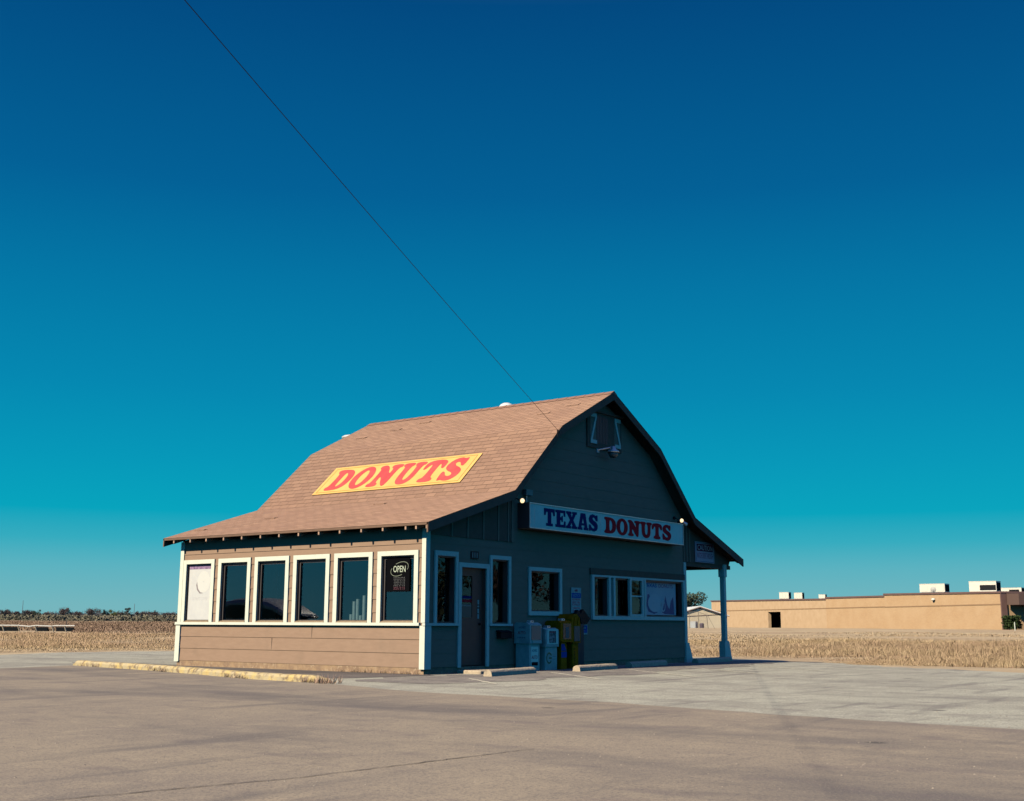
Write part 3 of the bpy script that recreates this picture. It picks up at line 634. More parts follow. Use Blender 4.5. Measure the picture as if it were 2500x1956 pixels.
# ------------------------------------------------------------------ signs
fy = lambda yy: (lambda a, b_, t: (a, yy-t, b_))
sg = thing('shop_sign', (7.06, -.37, 3.31), 'long white cabinet sign reading TEXAS DONUTS on the gable wall', 'sign')
w = MB(); w.box(3.30, 10.81, -.352, -.012, 3.305, 3.915); w.build('sign_cabinet', mat('dark_sign_metal', (.05, .045, .045), .5), sg)
w = MB(); w.box(3.315, 10.795, -.360, -.3525, 3.32, 3.90); face = w.build('sign_face', signw, sg)
w = MB(); e_ = -.366
w.box(3.30, 10.81, -.375, -.3605, 3.893, 3.915); w.box(3.30, 10.81, -.375, -.3605, 3.305, 3.325); w.box(3.30, 3.32, -.375, -.3605, 3.325, 3.893); w.box(10.79, 10.81, -.375, -.3605, 3.325, 3.893)
for x in (3.50, 5.80, 6.41, 9.0, 10.62): w.box(x, x+.008, -.3625, -.3605, 3.325, 3.893)
w.build('sign_rim', metalg, sg)
word('TEXAS', SLAB, fy(-.3605), 3.90, 6.28, 3.405, 3.825, .0005, .006, navy, sg, .045)
word('DONUTS', COOP, fy(-.3605), 6.63, 10.10, 3.40, 3.815, .0005, .006, redv, sg, .06)
# banner on the roof slope
A2, B2 = Vector((2.73, 0, 4.15)), Vector((4.69, 0, 5.95)); d2 = (B2-A2).normalized(); n2 = Vector((-d2.z, 0, d2.x))
fr_ = lambda a, b_, t: tuple(A2+d2*b_+n2*(.014+t)+Vector((0, a, 0)))
# a runs along -y so the word reads from the road
frr = lambda a, b_, t: fr_(6.83-a, b_, t)
rs_ = thing('roof_sign', frr(2.6, .5, 0), 'yellow panel with red DONUTS lettering lying on the shingled roof slope', 'sign')
def panel(fn, a0, a1, b0, b1, t0, t1): return MB().prism([(a0, b0), (a1, b0), (a1, b1), (a0, b1)], fn, t0, t1)
panel(frr, 0, 5.22, .50, 1.735, 0, .012).build('panel', yelroof, rs_)
bd = MB()
for q in ((.10, 5.12, .565, .585), (.10, 5.12, 1.65, 1.67), (.10, .12, .585, 1.65), (5.10, 5.12, .585, 1.65)): bd.prism([(q[0], q[2]), (q[1], q[2]), (q[1], q[3]), (q[0], q[3])], frr, .0125, .0145)
bd.build('border', orange, rs_)
word('DONUTS', COOP, frr, .33, 4.93, .66, 1.58, .0125, .016, redroof, rs_, .10)
# caution sign
cs = thing('caution_sign', (12.73, -.03, 2.9), 'white and red CAUTION sign on the carport gable', 'sign')
w = MB(); w.box(12.13, 13.33, -.040, -.024, 2.90, 3.51); w.build('panel', mat('caution_white', (.75, .36, .36), .7, spec=.03), cs)
w = MB()
for q in ((12.17, 13.29, 3.475, 3.485), (12.17, 13.29, 2.925, 2.935), (12.17, 12.18, 2.935, 3.475), (13.28, 13.29, 2.935, 3.475)): w.box(q[0], q[1], -.042, -.0405, q[2], q[3])
w.build('border', navy, cs)
w = MB(); w.box(12.22, 13.24, -.044, -.0405, 3.235, 3.445); w.build('header', mat('caution_maroon', (.24, .010, .018), .7, spec=.03), cs)
text('CAUTION', fy(-.0445), 12.27, 13.20, 3.265, 3.415, 0, mat('caution_letter', (.80, .55, .50), .7, spec=.03), cs, bold=.003)
text('WATCH DRIVE THROUGH', fy(-.0405), 12.23, 13.24, 3.02, 3.19, 0, magenta, cs, bold=.01)
# notice beside the service window
ns = thing('notice_sign', (5.76, -.02, 1.34), 'narrow white notice with rows of red print above the newspaper boxes', 'sign')
w = MB(); w.box(5.54, 5.99, -.034, -.018, 1.345, 1.975); w.build('panel', whitep, ns)
w = MB(); w.box(5.56, 5.97, -.038, -.0345, 1.72, 1.84); w.build('header', bluem, ns)
text('NOTICE', fy(-.0385), 5.60, 5.93, 1.745, 1.815, 0, whitep, ns)
for z_, tx in ((1.655, 'NO PARKING'), (1.585, 'DRIVE THRU'), (1.53, 'ONLY'), (1.44, 'THANK YOU'), (1.375, 'COME AGAIN')):
    text(tx, fy(-.0345), 5.585, 5.945, z_, z_+.048, 0, magenta, ns, bold=.02)
w = MB(); w.lathe((5.72, -.036, 1.90), [(.0, .0), (.025, .0), (.025, -.003), (0, -.003)], 12, axis='y'); w.lathe((5.79, -.036, 1.905), [(.0, .0), (.03, .0), (.03, -.003), (0, -.003)], 12, axis='y'); w.build('emblem', red2, ns)
bs = thing('blue_sign', (6.1, -.02, .8), 'small blue and white sign on the wall right of the newspaper boxes', 'sign')
w = MB(); w.box(5.93, 6.27, -.034, -.018, .81, 1.06); w.build('panel', whitep, bs)
w = MB(); w.box(5.95, 6.25, -.037, -.0345, .855, 1.04); w.build('print', bluem, bs)
text('Cola', fy(-.0375), 6.0, 6.2, .955, 1.02, 0, whitep, bs, bold=.02); text('ICE COLD', fy(-.0375), 5.98, 6.22, .885, .92, 0, whitep, bs)
# 111 plate
hn = thing('house_number', (1.66, -.02, 2.5), 'dark number plate reading 111 above the side door', 'house number')
w = MB(); w.box(1.53, 1.80, -.026, -.014, 2.51, 2.68); w.build('plate', blackm, hn)
for k in range(3):
    text('1', fy(-.0265), 1.565+.08*k, 1.605+.08*k, 2.535, 2.655, 0, teal, hn, 'digit', bold=.02)
mbx = thing('mailbox', (2.72, -.08, .74), 'black mailbox on the wall below the right hand side window', 'mailbox')
w = MB(); w.bbox(2.50, 2.93, -.15, -.012, .74, .88, .01); w.build('box', blackm, mbx)
w = MB(); w.prism([(-.165, .875), (-.012, .925), (-.012, .881), (-.151, .881)], lambda a, b_, t: (t, a, b_), 2.485, 2.945); w.build('lid', blackm, mbx)
eb = thing('electrical_box', (3.62, -.06, 4.12), 'small teal electrical box under the roof edge at the left end of the long sign', 'junction box')
w = MB(); w.bbox(3.50, 3.77, -.13, -.012, 4.12, 4.26, .008); w.build('cover', teal, eb)
w = MB(); w.tube((3.6, -.06, 3.92), (3.6, -.06, 4.12), .015); w.build('conduit', metalg, eb)
# lamps
def flood(x, z, label, yb=-.012, lit=True, tilt=(0, -1, -.25), r=.058, L=.15):
    t = thing('flood_lamp', (x, -.2, z), label, 'lamp', 'flood lamps at the sign ends' if lit else None)
    d_ = Vector(tilt).normalized(); c = Vector((x, -.30, z))
    w = MB(); w.lathe((x+.05, -.03, z+.09), [(.045, .02), (.045, -.02), (.02, -.03)], 12, axis='y'); w.tube((x+.05, -.05, z+.09), c-d_*(.9*L)+Vector((0, 0, .01)), .014); w.build('bracket', blackm, t)
    w = MB(); w.tube(c-d_*L, c-d_*.05, .03, r*.95, n=16, cap=True); w.tube(c-d_*.05, c, r*.95, r, n=16, cap=False); w.build('housing', metalg if not lit else teal, t)
    w = MB(); a = d_.orthogonal().normalized(); b_ = d_.cross(a)
    rings = [[tuple(c+d_*h+(a*math.cos(q)+b_*math.sin(q))*rr) for q in [2*math.pi*i/16 for i in range(16)]] for rr, h in ((r*.98, -.003), (r*.9, .018), (r*.6, .036), (r*.15, .044))]
    w.loft(rings); w.build('bulb', bulb if lit else signw, t, smooth=True)
    return t
flood(3.10, 3.935, 'lit flood lamp above the left end of the long sign', tilt=(-.45, -1, -.15))
flood(10.86, 4.02, 'lit flood lamp above the right end of the long sign', tilt=(-.45, -1, -.15))
flood(11.12, 3.93, 'unlit white spotlight aimed right beside the lit lamp at the right end of the sign', lit=False, tilt=(.6, -.6, -.6), r=.05, L=.12)
yl = thing('yard_light', (7.1, -.3, 5.4), 'grey dusk to dawn yard light under the loft hatch', 'lamp')
w = MB(); w.tube((6.85, -.012, 5.62), (7.12, -.28, 5.70), .022); w.box(6.80, 6.92, -.03, -.012, 5.55, 5.68); w.build('bracket', metalg, yl)
w = MB(); w.lathe((7.15, -.32, 5.56), [(.165, 0), (.15, .05), (.08, .09), (.07, .17), (.0, .18)], 18); w.build('housing', metalg, yl, smooth=True)
w = MB(); w.lathe((7.15, -.32, 5.42), [(.0, 0), (.07, 0), (.12, .06), (.14, .14)], 18); w.build('lens', mat('cloudy_lens', (.16, .13, .11), .3), yl, smooth=True)

# ------------------------------------------------------------------ in the windows
po = thing('window_poster', (.04, 7.5, 1.1), 'sun bleached donut poster filling the far left front window', 'poster')
fx = lambda xx: (lambda a, b_, t: (xx-t, 8.03-a, b_))
w = MB(); w.box(.040, .043, 7.10, 7.99, 1.14, 2.49); w.build('sheet', paper, po)
w = MB(); w.box(.038, .0395, 7.10, 7.99, 2.40, 2.485); w.build('heading', mat('faded_purple', (.12, .07, .14), .7, (.3, .2, .3), 14), po)
w = MB(); w.prism(ell(.62, 2.08, .25, .27), fx(.0395), 0, .001, 0, [ell(.62, 2.08, .035, .012, 10)]); w.build('donut_print', mat('bleached_print', (.49, .48, .44), .7), po)
w = MB(); w.prism([(.36, 2.08), (.40, 1.92), (.5, 1.82), (.62, 1.80), (.48, 1.79), (.37, 1.88), (.33, 2.0)], fx(.0395), .0011, .002); w.build('donut_shadow', mat('faded_grey', (.20, .17, .17), .7), po)
text('DONUTS COFFEE', fx(.0395), .22, .80, 1.62, 1.70, 0, mat('very_faded_ink', (.38, .37, .37), .8), po)
ow = thing('open_sign', (.05, .8, 1.75), 'black window sign reading OPEN with opening hours below', 'sign')
w = MB(); w.box(.030, .040, .48, 1.16, 1.75, 2.51); w.build('panel', mat('sign_black', (.004, .004, .005), .8, spec=.0), ow)
fo = lambda a, b_, t: (.0295-t, 1.16-a, b_)
cream = mat('sign_cream', (.36, .40, .30), .6)
creamd = mat('dim_sign_cream', (.16, .18, .13), .6)
text('OPEN', fo, .20, .56, 2.17, 2.31, 0, cream, ow, bold=.006)
rg = MB()
for k in range(40):
    t0_, t1_ = 2*math.pi*k/40, 2*math.pi*(k+1)/40
    if 14 <= k <= 17 or 33 <= k <= 37: continue
    q = lambda t, rr: (.385+(.245+rr)*math.cos(t)+.05*math.sin(t), 2.24+(.145+rr)*math.sin(t)+.03*math.cos(t))
    rg.prism([q(t0_, 0), q(t1_, 0), q(t1_, .012), q(t0_, .012)], fo, 0, .002)
rg.build('swoosh', creamd, ow)
hrs = mat('dim_ink', (.08, .08, .08), .6); hrr = mat('dim_red_ink', (.12, .04, .055), .6)
for k, tx in enumerate(('HOURS', 'MON 5-12', 'TUE 5-12', 'WED 5-12', 'THU 5-12', 'FRI 5-12', 'SAT 5-12', 'SUN 5-12')):
    text(tx, fo, .22, .55, 2.04-.035*k, 2.062-.035*k, 0, hrr if k > 5 else hrs, ow, 'hours_lettering', bold=.01)
cupm = mat('foam_cup', (.16, .22, .22), .7)
sh_ = thing('window_shelf', (.25, 2.2, .6), 'dark shelf inside the fifth front window holding stacks of foam cups', 'shelf')
w = MB(); w.box(.12, .45, 1.6, 2.6, 1.075, 1.10); w.box(.14, .18, 1.62, 1.66, .15, 1.075); w.box(.14, .18, 2.54, 2.58, .15, 1.075); w.build('shelf_board', dark2, sh_)
for k, (yy, n_) in enumerate(((2.37, 6), (2.28, 17), (2.17, 19), (1.97, 22), (2.07, 5))):
    w = MB(); pf = [(.030, 0)]
    for j in range(n_): pf += [(.041, .012+j*.026), (.045, .030+j*.026), (.041, .034+j*.026)]
    pf += [(.0, .036+(n_-1)*.026)]
    w.lathe((.20, yy, 1.10), pf, 14)
    lab = ['short foam cup stack at the left of the fifth window', 'tall foam cup stack second from the left in the fifth window', 'tall foam cup stack in the middle of the fifth window', 'tallest foam cup stack at the right edge of the fifth window', 'short foam cup stack behind the tallest one in the fifth window'][k]
    tag(w.build('cup_stack', cupm), lab, 'cups', 'stacks of foam cups in the window')
# poster in the service window
sp = thing('service_poster', (10.2, .08, 1.3), 'blue tinted TEXAS DONUTS poster in the right service window', 'poster')
w = MB(); w.box(9.25, 11.10, .085, .088, 1.33, 2.235); w.build('sheet', mat('poster_cool', (.36, .42, .43), .6, (.30, .37, .40), 2), sp)
fp = fy(.0845)
w = MB(); w.box(9.3, 11.05, .0825, .0845, 2.21, 2.232); w.build('heading', mat('poster_rose', (.30, .18, .24), .6), sp)
text('TEXAS', fp, 9.36, 10.02, 2.09, 2.20, 0, bluem, sp, bold=.02); text('DONUTS', fp, 10.12, 10.94, 2.09, 2.20, 0, mat('poster_plum', (.12, .05, .16), .6), sp, bold=.02)
pd_ = mat('poster_donut', (.38, .44, .44), .6); pb_ = mat('poster_shadow', (.03, .06, .16), .6)
w = MB(); w.prism([(9.42, 1.60), (9.55, 1.42), (9.85, 1.36), (10.05, 1.40), (9.8, 1.55), (9.6, 1.9), (9.5, 1.9)], fp, 0, .001); w.prism([(10.3, 1.4), (10.45, 1.36), (11.0, 1.35), (10.98, 1.6), (10.95, 1.86), (10.8, 1.72), (10.72, 1.5), (10.6, 1.62), (10.5, 1.88), (10.44, 1.7)], fp, 0, .001)
w.prism([(9.26, 1.95), (9.36, 1.98), (9.36, 1.72), (9.42, 1.66), (9.34, 1.60), (9.28, 1.68)], fp, 0, .001); w.build('print', pb_, sp)
w = MB(); w.prism(ell(9.90, 1.66, .38, .25), fp, .0015, .0025, 0, [ell(9.82, 1.66, .05, .035, 12)]); w.build('donut_print', pd_, sp)
w = MB(); w.prism(ell(10.36, 1.58, .13, .16), fp, .0015, .0025, 0, [ell(10.37, 1.58, .095, .12, 16)]); w.build('donut_print', pd_, sp)
w = MB(); w.box(6.95, 7.12, .5, .503, 1.85, 2.05); tag(w.build('paper_note', whitep), 'small pale note hanging inside the left service window', 'note')

# ------------------------------------------------------------------ newspaper boxes
def nbox(name, x0_, x1_, y0_, y1_, zh, ztop, mb_, label, head_over=.03, ped=None, win=None, coin=True):
    t = thing('newspaper_box', ((x0_+x1_)/2, (y0_+y1_)/2, 0), label, 'newspaper box', 'newspaper boxes against the gable wall')
    w = MB(); px0, px1 = ped if ped else (x0_+head_over, x1_-head_over)
    w.bbox(px0, px1, y0_+.03, y1_-.02, 0, zh, .008); w.build('pedestal', mb_, t)
    w = MB(); w.prism([(y0_, zh), (y1_, zh), (y1_, ztop-.04), (y1_-.06, ztop), (y0_+.10, ztop), (y0_, ztop-.05)], lambda a, b_, q: (q, a, b_), x0_, x1_); w.build('cabinet', mb_, t)
    return t
b1 = nbox('a', 3.13, 3.60, -.50, -.05, .62, 1.10, whitep, 'wide white newspaper box with AUTO print, leftmost beside the door')
w = MB(); w.box(3.19, 3.57, -.508, -.5005, .70, 1.03); w.build('display_window', mat('dim_plastic', (.10, .13, .13), .25), b1)
w = MB(); w.box(3.22, 3.57, -.525, -.5005, .625, .69); w.build('handle', whitep, b1)
w = MB(); w.box(3.22, 3.50, -.474, -.4695, .10, .55); w.build('rack_card', signw, b1)
text('AUTO', fy(-.475), 3.245, 3.475, .27, .35, 0, red2, b1, bold=.02); text('HOMES', fy(-.475), 3.26, 3.46, .43, .49, 0, navy, b1)
w = MB(); w.box(3.24, 3.48, -.479, -.4745, .12, .20); w.build('card_slot', dark, b1)
fl = lambda a, b_, t: (3.1295-t, -.05-a, b_)
text('AUTO', fl, .10, .33, .83, .90, 0, red2, b1, bold=.02); text('HOMES', fl, .14, .33, .96, 1.01, 0, navy, b1); text('FREE', fl, .10, .33, .74, .77, 0, navy, b1)
b2 = nbox('b', 3.74, 4.28, -.52, -.10, .54, .98, whitep, 'smaller white newspaper box with a green ring emblem, second from the door')
w = MB(); w.box(3.79, 4.23, -.528, -.5205, .60, .95); w.build('door_panel', signw, b2)
w = MB(); w.box(3.87, 4.15, -.534, -.5285, .63, .91); w.build('front_page', mat('newsprint', (.22, .25, .24), .8, (.05, .09, .09), 14, lo=.45, hi=.52), b2)
text('NEWS', fy(-.5345), 3.90, 4.12, .86, .895, 0, redv, b2)
w = MB()
for k in range(20):
    t0_, t1_ = .5+5.2*k/20, .5+5.2*(k+1)/20; q = lambda t, r: (3.92+r*math.cos(t), .28+1.15*r*math.sin(t))
    w.prism([q(t0_, .085), q(t1_, .085), q(t1_, .115), q(t0_, .115)], fy(-.4905), 0, .004)
w.prism([(3.92, .26), (4.02, .26), (4.02, .30), (3.92, .30)], fy(-.4905), 0, .004)
w.build('ring_emblem', mat('emblem_green', (.02, .09, .03), .5), b2)
for z_ in (.30, .24): text('weekly guide', fy(-.4905), 4.06, 4.20, z_, z_+.022, 0, navy, b2)
b3 = nbox('c', 4.36, 4.88, -.52, -.06, .64, 1.15, yellowb, 'yellow newspaper box with a large dark display window, third from the door', ped=(4.42, 4.66))
w = MB(); w.box(4.46, 4.80, -.528, -.5205, .71, 1.08); w.build('display_window', mat('dark_plastic', (.02, .03, .035), .2), b3)
w = MB(); w.box(4.56, 4.70, -.532, -.5285, .74, 1.0); w.build('front_page', mat('dim_page', (.07, .10, .10), .7), b3)
w = MB(); w.box(4.38, 4.86, -.55, -.5205, .645, .675); w.build('handle', yellowb, b3)
w = MB(); w.box(4.425, 4.655, -.494, -.4905, .28, .42); w.prism([(4.43, .44), (4.64, .44), (4.55, .60), (4.43, .60)], fy(-.4905), 0, .004); w.build('sticker', bluem, b3)
for bb, xa, ya, za in ((b1, 3.30, -.42, 1.10), (b2, 3.95, -.44, .98), (b3, 4.56, -.44, 1.15)):
    w = MB(); w.bbox(xa, xa+.13, ya+.02, ya+.14, za+.001, za+.05, .008); w.build('coin_box', metalg, bb)
    w = MB(); w.box(xa+.045, xa+.085, ya+.014, ya+.0195, za+.015, za+.035); w.build('coin_slot', blackm, bb)
b4 = thing('newspaper_box', (5.1, -.3, 0), 'tall yellow newspaper box with a domed hood, rightmost of the row', 'newspaper box', 'newspaper boxes against the gable wall')
w = MB(); w.bbox(4.98, 5.24, -.44, -.12, 0, .62, .01); w.build('pedestal', yellowb, b4)
w = MB(); w.prism([(4.93, .62), (5.28, .62), (5.28, 1.06), (5.24, 1.22), (5.12, 1.31), (4.98, 1.31), (4.90, 1.2), (4.90, 1.06)], lambda a, b_, t: (a, t, b_), -.48, -.06); w.build('cabinet', yellowb, b4)
w = MB(); w.box(4.99, 5.24, -.490, -.4805, .66, 1.02); w.build('front_panel', mat('worn_grey_panel', (.10, .095, .08), .6, (.07, .07, .07), 9), b4)
w = MB(); w.prism([(4.97, 1.06), (5.04, 1.06), (5.02, 1.26)], fy(-.4805), 0, .02); w.prism([(5.13, 1.06), (5.24, 1.06), (5.17, 1.24)], fy(-.4805), 0, .02); w.build('hood_ribs', yellowb, b4)
text('NEWS', lambda a, b_, t: (5.2-b_*1.0+.0, -.4405-t, a), .12, .50, .10, .17, 0, dark, b4)
w = MB(); w.prism([(5.60, 1.33), (5.68, 1.42), (5.80, 1.33), (5.92, 1.44), (6.24, 1.20), (6.08, 1.06), (5.84, 1.08), (5.78, 1.22)], lambda a, b_, t: (a, t, b_), -.14, -.06)
tag(w.build('plastic_panel', blackm), 'black plastic panel leaning on the wall above the small blue sign', 'panel')
w = MB(); w.bbox(5.36, 5.86, -.20, -.06, 0, 1.07, .01); tag(w.build('wooden_stand', mat('dark_stand', (.03, .033, .036), .7)), 'dark narrow stand behind the rightmost newspaper box', 'stand')

# ------------------------------------------------------------------ wheel stops, curb, step
def wheel_stop(x, y, ang, L, label, r=.085, flat=False, dark_=False):
    m_ = concrete
    b = MB(); rings = []
    c, s_ = math.cos(ang), math.sin(ang); rr = random.Random(int(x*100))
    n_ = 22
    for i in range(n_+1):
        u = L*i/n_; ring = []
        e = 1 if 0 < i < n_ else .97
        prof = [(-.105, -.02), (-.10, .03)]+[(-.095*math.cos(t), .055+.085*math.sin(t)) for t in [math.pi*k/8 for k in range(1, 8)]]+[(.10, .03), (.105, -.02)]
        for (a, h) in prof:
            a *= e; h = h*e+(rr.uniform(-.003, .003) if h > .05 else 0)
            ring.append((x+c*u-s_*a, y+s_*u+c*a, H(x, y)+h))
        rings.append(ring)
    b.loft(rings); o = b.build('wheel_stop', m_)
    tag(o, label, 'wheel stop', 'wheel stops in front of the gable wall'); return o
wheel_stop(.20, -1.56, .16, 2.05, 'sunlit concrete wheel stop nearest the side door')
wheel_stop(3.68, -1.42, .10, 1.95, 'sunlit concrete wheel stop in front of the yellow newspaper boxes')
wheel_stop(6.75, -.95, .13, 2.35, 'shaded concrete wheel stop under the service windows')
wheel_stop(10.9, -.60, .06, 2.4, 'shaded concrete wheel stop at the carport')
cb = MB(); cpts = [(-1.64, 10.25), (-1.70, 9.9), (-2.0, 8.3), (-2.35, 6.5), (-2.62, 5.3), (-2.95, 4.1), (-3.3, 2.8), (-3.62, 1.6), (-3.78, .9), (-3.86, .2), (-3.90, -.5), (-3.92, -1.0)]
fine = []
for (a, b_) in zip(cpts, cpts[1:]): fine += seg(a, b_, 6)[:-1]
fine.append(cpts[-1]); rings = []; rr = random.Random(2)
for i, (x, y) in enumerate(fine):
    a = fine[max(0, i-1)]; c = fine[min(len(fine)-1, i+1)]; d_ = Vector((c[0]-a[0], c[1]-a[1])).normalized(); nn = Vector((-d_.y, d_.x))
    k = min(1, (i+.6)/3, (len(fine)-i-.3)/5); hh = .125*k**.6; w_ = .24
    j = rr.uniform(-.006, .006); pit = rr.uniform(0, .02) if rr.random() < .3 else 0
    ring = [(0, -.05), (.0+pit, hh*.6), (.02+pit, hh*.88), (.05, hh+j), (w_*.5, hh+.004), (w_-.03, hh), (w_, hh*.8), (w_, -.05)]
    rings.append([(x-nn.x*(-q)*1, y-nn.y*(-q)*1, h_) for q, h_ in [(p_[0], p_[1]) for p_ in ring]])
cb.loft(rings); tag(cb.build('curb', curbm, smooth=False), 'worn yellow painted concrete curb left of the shop', 'curb')
st = MB(); st.bbox(1.0, 2.75, -.74, -.07, -.05, .075, .02); tag(st.build('concrete_step', concrete), 'low concrete step in front of the side door', 'step')

# ------------------------------------------------------------------ wire and pole
E_ = P(474, 0, 1); dE = (E_-CAM); dE = dE/math.hypot(dE.x, dE.y); Ex = CAM+dE*12.0
A_ = Vector((4.42, -.45, 5.76)); far = A_+(Ex-A_)*2.0
w = MB(); k = 40; pts = []
for i in range(k+1):
    t = i/k; q = A_.lerp(far, t); q.z -= 4*t*(1-t)*.12; pts.append(q)
for a, b_ in zip(pts, pts[1:]): w.tube(a, b_, .0050, n=5, cap=False)
tag(w.build('overhead_wire', mat('black_cable', (.01, .01, .012), .6)), 'single black service wire running from the sky down to the gable of the shop', 'wire')
pole = thing('utility_pole', (far.x-.1, far.y, 0), 'brown wooden utility pole behind the viewer carrying the service wire', 'utility pole')
w = MB(); w.tube((far.x-.1, far.y, -.3), (far.x-.1, far.y, 11), .17, .12, n=12); w.build('pole_shaft', mat('pole_wood', (.10, .07, .05), .9), pole)
w = MB(); w.box(far.x-.16, far.x-.04, far.y-1.2, far.y+1.2, 10.2, 10.32); w.build('crossarm', MATS['pole_wood'], pole)

# ------------------------------------------------------------------ the car mirrored in the front windows
car = thing('parked_car', (-7.6, 12.6, 0), 'silver car parked left of the shop, mirrored in the front windows', 'car')
cdir = Vector((-.16, -.987, 0)).normalized(); cs_ = Vector((-cdir.y, cdir.x, 0)); c0 = Vector((-7.35, 12.9, 0))
fc = lambda a, b_, t: tuple(c0+cdir*a+cs_*t+Vector((0, 0, b_)))
silver = mat('silver_car_paint', (.50, .51, .52), .3, metal=.3, spec=.6)
w = MB(); w.prism(chaikin([(-2.4, .35), (2.4, .35), (2.42, .75), (2.3, 1.0), (1.35, 1.18), (-2.3, 1.2), (-2.42, .9)], 2), fc, -.92, .92); w.build('body', silver, car)
w = MB(); cprof = chaikin([(-2.3, 1.15), (1.35, 1.15), (.6, 1.64), (-.2, 1.88), (-1.2, 1.88), (-2.1, 1.66)], 3)
w.loft([[fc(a, 1.15+(b_-1.15)*kz, t) for a, b_ in cprof] for t, kz in ((-.84, .78), (-.76, .92), (-.6, .985), (-.3, 1), (.3, 1), (.6, .985), (.76, .92), (.84, .78))])
w; w.build('cabin', silver, car)
w = MB()
for s_ in (-.852, .842): w.prism([(-1.95, 1.22), (1.0, 1.22), (.5, 1.46), (-.2, 1.64), (-1.2, 1.64), (-1.8, 1.52)], fc, s_, s_+.01)
w.build('window', mat('dark_car_glass', (.01, .012, .014), .1), car)
for a in (-1.45, 1.5):
    for s_ in (-.93, .72):
        w = MB(); w.prism(ell(a, .35, .35, .35, 20), fc, s_, s_+.21); w.build('wheel', blackm, car)
for s_ in (-.7, .7):
    w = MB(); w.prism(ell(s_, .85, .15, .09, 12), lambda a, b_, t: tuple(c0+cdir*(2.33+t)+cs_*a+Vector((0, 0, b_))), 0, .08); w.build('headlight', signw, car)

# ------------------------------------------------------------------ school building on the right
Pa, Pb = Vector((131.2, 22.5, 0)), Vector((180.7, 83.0, 0)); dB = (Pb-Pa).normalized(); LB = (Pb-Pa).length; nB = Vector((dB.y, -dB.x, 0))
if nB.dot(CAM-Pa) < 0: nB = -nB
bk = thing('brick_building', (131.2, 22.5, .6), 'long low tan brick building with stepped brown roof edge beyond the field', 'building')
fB = lambda s_, z, t: tuple(Pa+dB*s_+nB*t+Vector((0, 0, z)))
def bw(name, pl, t0, t1, m_, holes=(), uvs=True):
    w = MB(); w.prism(pl, fB, t0, t1, 0, holes)
    return w.build(name, m_, bk, uv=(lambda c, i: ((Vector((c.x, c.y, 0))-Pa).dot(dB)+(Vector((c.x, c.y, 0))-Pa).dot(nB), c.z)) if uvs else None)
s1, s2, sd0, sd1, s3 = .33*LB, .548*LB, .752*LB, .812*LB, 1.12*LB
capm = mat('brown_parapet_metal', (.15, .085, .072), .6, (.12, .07, .06), 2)
bw('wall', [(0, 0), (s1, 0), (s1, 5.34), (0, 4.98)], -6, 0, brickm)
bw('wall', [(s1+.002, 0), (s2, 0), (s2, 5.20), (s1+.002, 5.08)], -6, -.15, brickm)
bw('wall', [(s2+.002, 0), (sd0, 0), (sd0, .6), (sd0, 3.35), (sd1, 3.35), (sd1, 0), (s3, 0), (s3, 5.5), (s2+.002, 5.0)], -.9, -.35, mat('pale_brick', (.46, .315, .19), .9, (.41, .275, .16), 1.2))
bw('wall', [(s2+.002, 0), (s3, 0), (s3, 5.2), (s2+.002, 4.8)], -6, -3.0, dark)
for (a, b_, za, zb, t) in ((-.25, s1+.15, 4.98, 5.34, .10), (s1+.16, s2+.1, 5.08, 5.20, -.05), (s2+.11, s3+.2, 5.0, 5.5, -.25)):
    bw('parapet_cap', [(a, za-.0), (b_, zb-.0), (b_, zb+.24), (a, za+.24)], t-6, t, capm, uvs=False)
for (a, b_, z, t) in ((0, s1, 3.62, .04), (s1+.01, s2, 3.66, -.11), (s2+.01, s3, 3.66, -.31)):
    bw('belt_course', [(a, z), (b_, z+.0), (b_, z+.14), (a, z+.14)], t-.05, t, mat('belt_brick', (.27, .165, .09), .9), uvs=False)
# recess and wing on the right
bw('corner_pier', [(-.20, 0), (-.002, 0), (-.002, 5.0), (-.20, 5.0)], -.7, .06, capm, uvs=False)
w = MB(); w.prism([(-30, 0), (-.36, 0), (-.36, 4.95), (-30, 4.95)], fB, -9, -8.5)
w.build('wall', brickm, bk, uv=lambda c, i: ((Vector((c.x, c.y, 0))-Pa).dot(dB), c.z))
bw('parapet_cap', [(-30, 4.9), (-.4, 4.9), (-.4, 5.15), (-30, 5.15)], -8.9, -8.4, capm, uvs=False)
bw('canopy', [(-2.6, 3.6), (-.36, 3.6), (-.36, 4.95), (-2.6, 4.9)], -5, -.6, mat('canopy_brown', (.10, .062, .05), .8), uvs=False)
bw('canopy_post', [(-2.0, .4), (-1.4, .4), (-1.4, 3.6), (-2.0, 3.6)], -4.5, -3.9, MATS['canopy_brown'], uvs=False)
wl = thing('wall_light', fB(.175*LB, 4.3, .1), 'white wall light high on the right part of the brick building', 'wall light')
q = fB(.175*LB, 4.35, .15); w = MB(); w.lathe(q, [(0, 0), (.2, .02), (.28, .12), (.22, .3), (0, .34)], 12); w.build('housing', mat('pale_metal', (.55, .53, .46), .5), wl)
